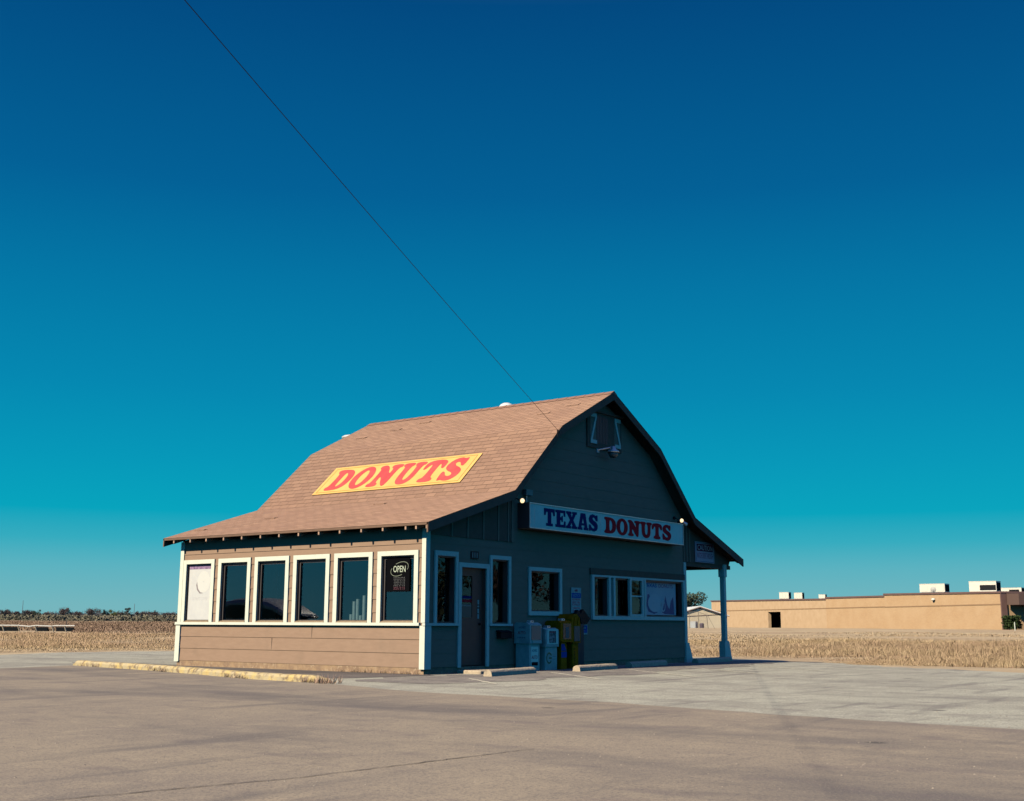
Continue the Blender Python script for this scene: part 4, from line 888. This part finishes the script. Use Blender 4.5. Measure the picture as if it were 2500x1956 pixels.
# roof units
acm = mat('cream_unit_metal', (.62, .57, .47), .5, (.55, .5, .42), 2)
def unit(u0, u1, v0, v1, D, label, depth=1.6, louvre=None, legs=True):
    a, b_ = P(u0, v1, D), P(u1, v1, D); h = P(u0, v0, D).z-a.z; ax = (b_-a); ax.z = 0; w0 = ax.length*1.16; wd = w0*.98; ax.normalize(); ay = Vector((-ax.y, ax.x, 0))
    ax, ay = (ax*math.cos(.7)-ay*math.sin(.7)), (ay*math.cos(.7)+ax*math.sin(.7)); depth = w0*.5
    t = thing('rooftop_unit', a, label, 'air conditioner', 'air conditioning units on the brick building roof')
    def bx(name, x0, x1, y0_, y1_, z0, z1, m_):
        w = MB(); vs = [tuple(a+ax*x+ay*y+Vector((0, 0, z))) for z in (z0, z1) for x, y in ((x0, y0_), (x1, y0_), (x1, y1_), (x0, y1_))]
        w.add(vs, [(0, 3, 2, 1), (4, 5, 6, 7), (0, 1, 5, 4), (1, 2, 6, 5), (2, 3, 7, 6), (3, 0, 4, 7)]); return w.build(name, m_, t)
    bx('cabinet', 0, wd, 0, depth, .12*h, h, acm); bx('curb_frame', .05*wd, .95*wd, .1, depth-.1, -.6, .12*h-.002, metalg)
    bx('top_rim', -.03, wd+.03, -.03, depth+.03, h+.001, h*1.05, acm)
    if louvre: bx('louvre', wd*louvre[0], wd*louvre[1], -.06, -.002, h*.25, h*.7, blackm)
    bx('shaded_side', wd+.002, wd+.03, depth*.08, depth*.92, .2*h, .92*h, dark)  # dark plate paints in the shaded end of the unit
    for k in range(3): bx('access_panel', wd*(.06+.31*k), wd*(.06+.31*k+.27), -.02, -.002, .2*h, .9*h, mat('panel_cream', (.56, .52, .43), .5)) if not louvre else None
    return t
unit(1903, 1925, 1447, 1464, 206, 'small cream roof unit, left one of the close pair on the brick building')
unit(1939, 1958, 1448, 1464, 201, 'small cream roof unit, right one of the close pair on the brick building')
unit(1999, 2014, 1452, 1463, 191, 'low cream roof unit where the roof edge steps up')
unit(2246, 2300, 1427, 1449, 168, 'wide cream roof unit with a small dish in front of it', 2.4)
unit(2367, 2424, 1421, 1448, 156, 'tallest cream roof unit with an open hood and pale louvre', 2.4, (.4, .98))
unit(2440, 2486, 1436, 1450, 160, 'low grey roof unit at the right end of the brick building', 2, (.45, .9))
dsh = P(2278, 1446, 160); w = MB(); w.lathe(dsh+Vector((0, 0, .35)), [(0, 0), (.2, .04), (.38, .12), (.39, .14), (.2, .07), (0, .03)], 14, axis='x'); w.tube(dsh-Vector((0, 0, .3)), dsh+Vector((0, 0, .35)), .05); tag(w.build('satellite_dish', mat('dish_grey', (.34, .33, .30), .6)), 'small white satellite dish on the brick building roof edge', 'satellite dish')
# clipped shrub and white post at the recess
lf = mat('shrub_leaf', (.022, .038, .014), .8, (.04, .055, .02), 8, spec=.05)
def leafcloud(name, pts, size, m_, parent=None, up=.3):
    n_ = len(pts); pts = np.asarray(pts); a = rng.normal(size=(n_, 3)); a /= np.linalg.norm(a, axis=1)[:, None]; b_ = rng.normal(size=(n_, 3)); b_ -= (b_*a).sum(1)[:, None]*a; b_ /= np.linalg.norm(b_, axis=1)[:, None]
    s_ = size*(.6+.8*rng.random((n_, 1)))
    v = np.stack([pts-a*s_, pts+b_*s_*.6, pts+a*s_, pts-b_*s_*.6], 1).reshape(-1, 3)
    off = np.zeros(3)
    if parent: off = np.array(parent.location)
    me = bpy.data.meshes.new(name); me.vertices.add(4*n_); me.vertices.foreach_set('co', (v-off).ravel()); me.loops.add(4*n_); me.loops.foreach_set('vertex_index', np.arange(4*n_))
    me.polygons.add(n_); me.polygons.foreach_set('loop_start', np.arange(n_)*4); me.polygons.foreach_set('loop_total', np.full(n_, 4)); me.materials.append(m_); me.update(calc_edges=True)
    o = bpy.data.objects.new(name, me); COL.objects.link(o)
    if parent: o.parent = parent
    return o
sb = P(2471, 1528, 141); q = rng.uniform(-1, 1, (1500, 3))*np.array([.9, .9, .75])+np.array([sb.x, sb.y, H(sb.x, sb.y)+.85])
tag(leafcloud('clipped_shrub', q, .13, lf), 'clipped green shrub in the recess at the right end of the brick building', 'shrub')
wp = P(2478, 1535, 128); w = MB(); w.tube((wp.x, wp.y, H(wp.x, wp.y)-.1), (wp.x, wp.y, P(2478, 1519, 128).z), .05, n=8); tag(w.build('white_post', trimw), 'thin white post in the field in front of the clipped shrub', 'post')

# ------------------------------------------------------------------ white shed with fence
sh = thing('storage_shed', (150.6, 73.2, .5), 'cream shed with low white metal roof seen through the carport', 'shed')
c = P(1709, 1500, 186); ax = (P(1800, 1500, 186)-P(1700, 1500, 186)); ax.z = 0; ax.normalize(); ay = Vector((-ax.y, ax.x, 0)); c.z = 0
fs_ = lambda a, b_, t: tuple(c+ax*a+ay*t+Vector((0, 0, b_)))
zpk = P(1709, 1482, 186).z; ze = P(1757, 1498, 186).z
shm = mat('cream_sheet_metal', (.50, .41, .28), .7, (.46, .38, .27), 1.5); whr = mat('white_roof_metal', (.58, .57, .53), .5)
slope = (zpk-ze)/3.1; hw = 4.2; zE = zpk-slope*hw
w = MB(); w.prism([(-hw, 0), (hw, 0), (hw, zE), (0, zpk-.02), (-hw, zE)], fs_, 0, 14); w.build('wall', shm, sh)
w = MB(); w.prism([(-hw-.3, zE-.05), (0, zpk+.04), (hw+.3, zE-.05), (hw+.3, zE+.06), (0, zpk+.16), (-hw-.3, zE+.06)], fs_, -.3, 14.3); w.build('roof', whr, sh)
w = MB(); w.prism([(-hw-.3, zE-.16), (0, zpk-.1), (hw+.3, zE-.16), (hw+.3, zE-.055), (0, zpk+.03), (-hw-.3, zE-.055)], fs_, -.34, -.302); w.build('fascia', capm, sh)
for a in (-.42, .5):
    w = MB(); w.prism([(a, zpk-.62), (a+.26, zpk-.62), (a+.26, zpk-.32), (a, zpk-.32)], fs_, -.03, -.002); w.build('gable_vent', acm, sh)
w = MB(); w.prism([(-hw, ze-.62), (hw, ze-.12), (hw, ze-.04), (-hw, ze-.54)], fs_, -.06, -.002); w.build('pipe', capm, sh)
ab = P(1696, 1530, 160); w = MB(); bz = H(ab.x, ab.y); w.bbox(ab.x-.5, ab.x+.2, ab.y-.4, ab.y+.4, bz, bz+.85, .02); tag(w.build('condenser_unit', metalg), 'grey box shaped condenser unit beside the cream shed', 'air conditioner')
w = MB(); w.lathe((ab.x+.3, ab.y-.9, bz), [(.28, 0), (.3, .5), (.22, .62), (0, .64)], 12); tag(w.build('trash_bin', mat('dull_purple_bin', (.07, .05, .07), .7)), 'dark rounded bin beside the grey condenser unit', 'bin')
fn_ = thing('chain_link_fence', tuple(P(1700, 1535, 140)), 'sagging chain link fence in front of the cream shed', 'fence')
rustm = mat('fence_steel', (.20, .16, .12), .7)
fpts = []
for u_ in (1640, 1684, 1706, 1729):
    q = P(u_, 1535, 140); q.z = H(q.x, q.y); fpts.append(q)
for i, q in enumerate(fpts):
    w = MB(); lean = Vector((ax.x*(-.15 if i == 3 else 0), ax.y*(-.15 if i == 3 else 0), 1.95 if i != 3 else 1.5)); w.tube(q, q+lean, .035, n=6); w.build('fence_post', rustm, fn_)
w = MB()
for i in range(3):
    a, b_ = fpts[i], fpts[i+1]; h0, h1 = 1.9, 1.9 if i < 2 else 1.48
    w.tube(a+Vector((0, 0, h0)), b_+Vector((0, 0, h1)), .022, n=5)
    for hz in (.9, .1): w.tube(a+Vector((0, 0, hz)), b_+Vector((0, 0, hz)), .008, n=4)
    k_ = 14
    for j in range(k_):
        p0 = a.lerp(b_, j/k_); p1 = a.lerp(b_, (j+1)/k_)
        w.tube(p0+Vector((0, 0, .05)), p1+Vector((0, 0, h0*.98)), .004, n=3, cap=False); w.tube(p1+Vector((0, 0, .05)), p0+Vector((0, 0, h0*.98)), .004, n=3, cap=False)
w.tube(fpts[3]+Vector((0, 0, 1.45)), P(1746, 1537, 140), .02, n=4)
w.build('wire_mesh', rustm, fn_)

# ------------------------------------------------------------------ trees
barkm = mat('winter_bark', (.075, .06, .055), .9, (.11, .09, .08), 6); twigm = mat('bare_twigs', (.085, .062, .058), .9)
def branch(w, p, d, L, r, depth, rr, tips, spread=.55, nsub=3):
    q = p+d*L; w.tube(p, q, r, r*.62, n=5 if depth > 2 else 3, cap=False)
    if depth == 0: tips.append(q); return
    for k in range(nsub):
        nd = (d+Vector((rr.uniform(-1, 1), rr.uniform(-1, 1), rr.uniform(-.45, .9)))*spread).normalized()
        branch(w, p+d*L*rr.uniform(.55, 1), nd, L*rr.uniform(.6, .85), r*.58, depth-1, rr, tips, spread, nsub)
def tree(name, base, h, label, seed, kind='bare', cat='tree', width=1, group='far trees along the field edge'):
    rr = random.Random(seed); t = thing(name, base, label, cat, group)
    w = MB(); tips = []; b0 = Vector(base)
    if kind == 'bare':
        for k in range(4):
            d_ = Vector((rr.uniform(-.6, .6), rr.uniform(-.6, .6), 1)).normalized()
            branch(w, b0+Vector((rr.uniform(-.6, .6)*width, rr.uniform(-.6, .6)*width, -.1)), d_, h*.3, .045*h/3, 4, rr, tips, .62, 3)
        w.build('trunk', barkm, t)
        pts = np.array([tuple(tp) for tp in tips]); pts = np.repeat(pts, 6, 0)+np.clip(rng.normal(size=(len(pts)*6, 3)), -1.3, 1.3)*h*.06
        leafcloud('crown', pts, .075*h/5+.05, twigm, t)
    else:
        w.tube(b0-Vector((0, 0, .2)), b0+Vector((0, 0, h*.55)), .045*h, .03*h, n=7)
        cl = []
        for k in range(14):
            a = rr.uniform(0, 6.28); z = rr.uniform(.28, .82)*h; R_ = (.42*h*width)*(1-(z/h-.5)**2*1.6)*rr.uniform(.3, .95)
            if kind == 'cone': R_ = .34*h*width*(1-z/h)*rr.uniform(.5, 1)+.05
            cpt = b0+Vector((math.cos(a)*R_, math.sin(a)*R_, z)); cl.append((cpt, h*rr.uniform(.10, .17)))
            w.tube(b0+Vector((0, 0, z*.55)), cpt, .014*h, .004*h, n=4, cap=False)
        w.build('trunk', barkm, t)
        pts = []
        for cpt, s_ in cl:
            m_ = int(900/14*(1.0 if kind != 'oak' else 5)); v = rng.normal(size=(m_, 3)); v /= np.linalg.norm(v, axis=1)[:, None]; v *= (rng.random((m_, 1))**.4)*s_*(1.25 if kind != 'cone' else .9)
            v[:, 2] *= .75; pts.append(v+np.array(cpt))
        leafcloud('crown', np.vstack(pts), .03*h if kind != 'oak' else .022*h, {'ever': lf2, 'cone': lf3, 'yel': lf4, 'oak': lf2}[kind], t)
    return t
lf2 = mat('dark_leaf', (.030, .042, .026), .8, (.055, .065, .03), 2); lf3 = mat('blue_green_leaf', (.022, .030, .030), .8, (.035, .045, .03), 2); lf4 = mat('yellow_green_leaf', (.13, .13, .035), .8, (.09, .1, .03), 2)
def gpt(u, D):
    q = P(u, 1500, D); return (q.x, q.y, H(q.x, q.y)-.05)
tl = [(14, 1481, 380, 'bare', 1.6, 'wide bare tree at the far left edge of the tree line'), (40, 1487, 395, 'bare', 1.5, 'low bare tree just right of the far left tree'), (70, 1483, 390, 'bare', 1.4, 'bare tree left of the small dark evergreen'),
      (88, 1486, 370, 'ever', 1, 'small round dark evergreen in the tree line'), (118, 1490, 400, 'bare', 1.6, 'low bare tree between the small evergreen and the big bare tree'), (152, 1475, 350, 'bare', 1.6, 'largest bare tree, rising above the left field'),
      (190, 1488, 400, 'bare', 1.5, 'low bare tree right of the largest bare tree'), (226, 1479, 380, 'bare', 1.5, 'spreading bare tree in the middle of the tree line'), (257, 1484, 360, 'cone', 1.5, 'dark cone shaped evergreen in the tree line'),
      (277, 1486, 365, 'yel', 1, 'yellow green leafy tree beside the dark cone shaped evergreen'), (294, 1490, 395, 'bare', 1.4, 'low bare tree right of the yellow green tree'), (312, 1481, 360, 'cone', 1.7, 'broad dark evergreen right of the yellow green tree'),
      (345, 1487, 390, 'bare', 1.6, 'bare tree below the right hand thin mast'), (375, 1486, 400, 'bare', 1.5, 'bare tree second from the right end of the tree line'), (414, 1491, 395, 'bare', 1.7, 'bare tree at the right end of the tree line by the shop'),
      (440, 1493, 400, 'bare', 1.5, 'bare tree half hidden by the corner of the shop')]
for i, (u, v, D, k_, wd, lab) in enumerate(tl):
    b_ = gpt(u, D); hh = P(u, v, D).z-b_[2]; tree('bare_tree' if k_ == 'bare' else 'evergreen_tree' if k_ != 'yel' else 'leafy_tree', b_, hh*(1.0 if k_ == 'bare' else 1.05), lab, 20+i, k_, width=wd)
b_ = gpt(1683, 236); tree('oak_tree', b_, P(1683, 1440, 236).z-b_[2], 'broad dark oak behind the cream shed, seen past the shop corner', 77, 'oak', width=1.05, group=None)
for u, v in ((54, 1466), (327, 1474)):
    b_ = gpt(u, 430); w = MB(); w.tube(b_, (b_[0], b_[1], P(u, v, 430).z), .12, .08, n=5); tag(w.build('radio_mast', mat('dull_steel', (.12, .13, .14), .7)), 'thin mast rising above the trees at the far %s of the field' % ('left' if u < 100 else 'right'), 'mast')
pts = []
for k in range(520):
    u = -40+520*k/520+random.uniform(-3, 3); D = random.uniform(410, 450); b_ = gpt(u, D); h = random.uniform(1.8, 3.3)+.5*math.sin(u*.11)
    m_ = 60; v = rng.uniform(-1.6, 1.6, (m_, 3))*np.array([1.6, 1.6, h*.28])*rng.random((m_, 1))**.3+np.array([b_[0], b_[1], b_[2]+h*.45]); pts.append(v)
tag(leafcloud('far_wood', np.vstack(pts), .22, mat('hazed_twigs', (.075, .080, .090), .9, (.10, .09, .085), .08)), kind='stuff')  # distance haze painted in as a blue-grey twig colour
NTH = ['nearest the road', 'second from the road', 'third from the road', 'fourth from the road', 'at the middle', 'just past the middle', 'third from the far end', 'second from the far end', 'at the far end']
for k in range(9):
    t_ = k/8; xx, yy = 36+34*t_, -52+30*t_
    tree('bare_tree' if k % 3 else 'evergreen_tree', (xx, yy, 0), 6+random.uniform(-1, 2), ('leafy green', 'bare')[k % 3 > 0]+' tree in the row across the lot, '+NTH[k], 300+k, 'bare' if k % 3 else 'ever', group='trees across the lot')
# brush belt  in front of the trees
pts = []
for k in range(640):
    u = random.uniform(-40, 470); D = random.uniform(290, 400); b_ = gpt(u, D); h = random.uniform(.7, 1.9)
    m_ = 26; v = rng.uniform(-1.5, 1.5, (m_, 3))*np.array([1.5, 1.5, h*.30])+np.array([b_[0], b_[1], b_[2]+h*.42]); pts.append(v)
tag(leafcloud('brush_belt', np.vstack(pts), .28, mat('grey_green_brush', (.12, .115, .075), .9, (.16, .13, .085), .08)), kind='stuff')
# field furniture on the left
rl = thing('low_railing', tuple(P(90, 1540, 100)), 'low white railing on slanted posts in the left field', 'railing')
wh2 = mat('white_rail_paint', (.60, .57, .5), .6)
rp = [(-14, .0), (10, .0), (45, .0), (70, -.05), (88, 0), (124, -.03), (136, 0), (162, 0), (182, 0)]
w = MB()
for (ua, oa), (ub, ob) in zip(rp, rp[1:]):
    a, b_ = P(ua, 1533, 100), P(ub, 1533, 100); za = H(a.x, a.y)+.46+oa*1.5; zb = H(b_.x, b_.y)+.46+ob*1.5
    a.z, b_.z = za, zb; w.tube(a, b_, .045, n=6)
w.build('top_rail', wh2, rl)
w = MB()
for ua, ub in ((-14, 43), (86, 116), (137, 180)):
    a, b_ = P(ua, 1533, 100), P(ub, 1533, 100); za, zb = H(a.x, a.y), H(b_.x, b_.y)
    w.add([(a.x, a.y, za), (b_.x, b_.y, zb), (b_.x, b_.y, zb+.34), (a.x, a.y, za+.34), (a.x+.4, a.y+.3, za), (b_.x+.4, b_.y+.3, zb)], [(0, 1, 2, 3), (3, 2, 5, 4)])
w.build('panel', dark, rl)
for u in (8, 46, 88, 129, 160):
    a = P(u, 1533, 99.5); z_ = H(a.x, a.y); w = MB(); w.tube((a.x+.1, a.y+.0, z_-.05), (a.x-.08, a.y+.05, z_+.46), .05, n=6); w.build('post', mat('tan_post', (.42, .33, .22), .8), rl)
b_ = gpt(164, 140); w = MB(); w.tube(b_, (b_[0], b_[1], b_[2]+1.0), .06, .05, n=6); tag(w.build('fence_post', barkm), 'lone dark post standing in the left field below the largest bare tree', 'post')

# ------------------------------------------------------------------ grass
def inside(x, y, poly):
    c_ = np.zeros(len(x), bool); n_ = len(poly)
    for i in range(n_):
        (xa, ya), (xb, yb) = poly[i], poly[(i+1) % n_]
        cond = ((ya > y) != (yb > y)); xi = (xb-xa)*(y-ya)/((yb-ya) if yb != ya else 1e-9)+xa
        c_ ^= cond & (x < xi)
    return c_
Hv = np.vectorize(H)
def grass(name, n_, D0, D1, u0, u1, hgt, wid, m_, pw=1.0, dens=None):
    D = D0*(D1/D0)**(rng.random(n_)**pw); u = rng.uniform(u0, u1, n_); t = (u-1250)/FPX/math.cos(pitch)*.985
    x = CAM.x+D*(_fh.x+_rt.x*t); y = CAM.y+D*(_fh.y+_rt.y*t)
    ok = ~inside(x, y, LOT) & ~((x > -1) & (x < 14.6) & (y > -1) & (y < 9))
    nse = np.sin(x*.35+1.3*np.sin(y*.23))*np.sin(y*.31+np.sin(x*.19)*1.7); nse2 = np.sin(x*1.7+y*.9)*np.sin(y*1.3-x*.6)
    ok &= rng.random(n_) < np.clip(.62+.35*nse+.2*nse2, .12, 1)
    dx, dy, D, nse = x[ok], y[ok], D[ok], nse[ok]; k_ = len(dx); z = Hv(dx, dy)-.05
    # shorter next to the paving
    edge = np.min([np.hypot(dx-px, dy-py) for px, py in LOT_F], axis=0); grow = np.clip((edge-.1)/6, .10, 1)
    h = hgt*grow*(.35+.85*rng.random(k_))*(1+.45*nse+.25*np.sin(dx*1.1+dy*.7)*np.sin(dy*1.3)); wd_ = wid*(D/50)**.8*(.6+.8*rng.random(k_)); a = rng.uniform(0, 6.28, k_)
    V = np.zeros((k_, 5, 3)); ca, sa = np.cos(a), np.sin(a); ln = rng.normal(size=(k_, 2))*.32*h[:, None]
    V[:, 0] = np.stack([dx-ca*wd_, dy-sa*wd_, z], 1); V[:, 1] = np.stack([dx+ca*wd_, dy+sa*wd_, z], 1)
    V[:, 2] = np.stack([dx+ca*wd_*.7+ln[:, 0]*.4, dy+sa*wd_*.7+ln[:, 1]*.4, z+h*.6], 1); V[:, 3] = np.stack([dx-ca*wd_*.7+ln[:, 0]*.4, dy-sa*wd_*.7+ln[:, 1]*.4, z+h*.6], 1)
    V[:, 4] = np.stack([dx+ln[:, 0], dy+ln[:, 1], z+h], 1)
    idx = (np.arange(k_)*5)[:, None]; q = (idx+np.array([0, 1, 2, 3])); t3 = (idx+np.array([3, 2, 4]))
    me = bpy.data.meshes.new(name); me.vertices.add(5*k_); me.vertices.foreach_set('co', V.ravel()); me.loops.add(7*k_); me.loops.foreach_set('vertex_index', np.concatenate([q, t3], 1).ravel())
    me.polygons.add(2*k_); st_ = np.stack([np.arange(k_)*7, np.arange(k_)*7+4], 1).ravel(); me.polygons.foreach_set('loop_start', st_); me.polygons.foreach_set('loop_total', np.tile([4, 3], k_))
    me.materials.append(m_); me.update(calc_edges=True)
    nn_ = rng.normal(size=(5*k_, 3))*.22+np.array([-.45, .08, .9]); nn_ /= np.linalg.norm(nn_, axis=1)[:, None]; me.normals_split_custom_set_from_vertices([tuple(q_) for q_ in nn_])
    o = bpy.data.objects.new(name, me); COL.objects.link(o); tag(o, kind='stuff'); return o
LOT_F = []
for i in range(len(LOT)):
    a, b_ = LOT[i], LOT[(i+1) % len(LOT)]
    if math.hypot(b_[0]-a[0], b_[1]-a[1]) < 20: LOT_F += seg(a, b_, 6)
straw = mat('dry_straw', (.47, .34, .195), .9, (.34, .235, .14), .35, 4, col3=(.58, .44, .28), scale3=1.6, lo3=.5, hi3=.65, spec=.05)
straw2 = mat('dull_brown_grass', (.33, .21, .15), .9, (.42, .30, .19), .2, 4, spec=.05)
grass('dry_grass', 380000, 34, 68, 1640, 2600, .21, .0034, straw, .85)
grass('brown_grass', 110000, 34, 58, 1640, 2600, .24, .003, straw2, .6)
grass('reddish_stubble', 60000, 33, 50, 1640, 2600, .10, .004, mat('red_brown_stubble', (.30, .17, .12), .9, (.22, .13, .09), .5, 4, spec=.03), .6)
grass('dry_grass', 60000, 58, 110, 1640, 2600, .08, .007, straw)
grass('dry_grass', 50000, 42, 110, 450, 1640, .14, .009, straw)
grass('dry_grass', 20000, 34, 90, 2600, 3400, .18, .008, straw)
grass('dry_grass', 150000, 42, 90, -60, 450, .12, .0045, straw)
grass('brown_grass', 40000, 50, 90, -60, 450, .18, .004, straw2)
straw3 = mat('dark_brown_grass', (.20, .13, .10), .9, (.29, .205, .14), .12, 4, spec=.03)
grass('brown_grass', 60000, 96, 260, 200, 450, .20, .010, straw3)
grass('brown_grass', 60000, 106, 260, -60, 200, .20, .010, straw3)
# weeds along curb and foundation
wp_ = []
for k in range(260):
    s_ = random.random()
    if s_ < .5: i = random.choice([8, 9, 10, 22, 23, 24, 25, 40, 41, 42, 43, 44, 60, 61, 62, 63, 64, 65, len(fine)-2, len(fine)-1]); q = fine[min(i, len(fine)-1)]; wp_.append((q[0]-.04+random.uniform(-.08, .05), q[1]+random.uniform(-.15, .15), .11))
    elif s_ < .8: wp_.append((-.04+random.uniform(-.06, .02), random.uniform(.1, 2.6), .09))
    else: wp_.append((-3.95+random.uniform(-.25, .15), -1.15+random.uniform(-.25, .25), .16))
w = MB()
for x, y, h in wp_:
    for j in range(3):
        a = random.uniform(0, 6.28); hh = h*random.uniform(.4, 1.2); l_ = Vector((math.cos(a), math.sin(a), 0))*hh*.6; s_ = Vector((-math.sin(a), math.cos(a), 0))*.006
        w.add([(x-s_.x, y-s_.y, 0), (x+s_.x, y+s_.y, 0), (x+l_.x, y+l_.y, hh)], [(0, 1, 2)])
tag(w.build('weeds', straw2), kind='stuff')
# loose stones on the paving
w = MB()
for k in range(1500):
    if random.random() < .5: D = random.uniform(8, 22); u = random.uniform(-50, 2550)
    else: D = random.uniform(22, 38); u = random.uniform(900, 2550)
    t = (u-1250)/FPX; x = CAM.x+D*(_fh.x+_rt.x*t); y = CAM.y+D*(_fh.y+_rt.y*t)
    if 0 < x < 14 and y > 0: continue
    r = random.uniform(.004, .014); z = H(x, y)+.004
    w.add([(x-r, y, z), (x, y-r*.8, z), (x+r, y, z), (x, y+r, z), (x+r*.2, y, z+r*.8)], [(0, 1, 4), (1, 2, 4), (2, 3, 4), (3, 0, 4)])
tag(w.build('loose_gravel', mat('stone_chips', (.30, .25, .19), .9, (.16, .13, .11), 30)), kind='stuff')
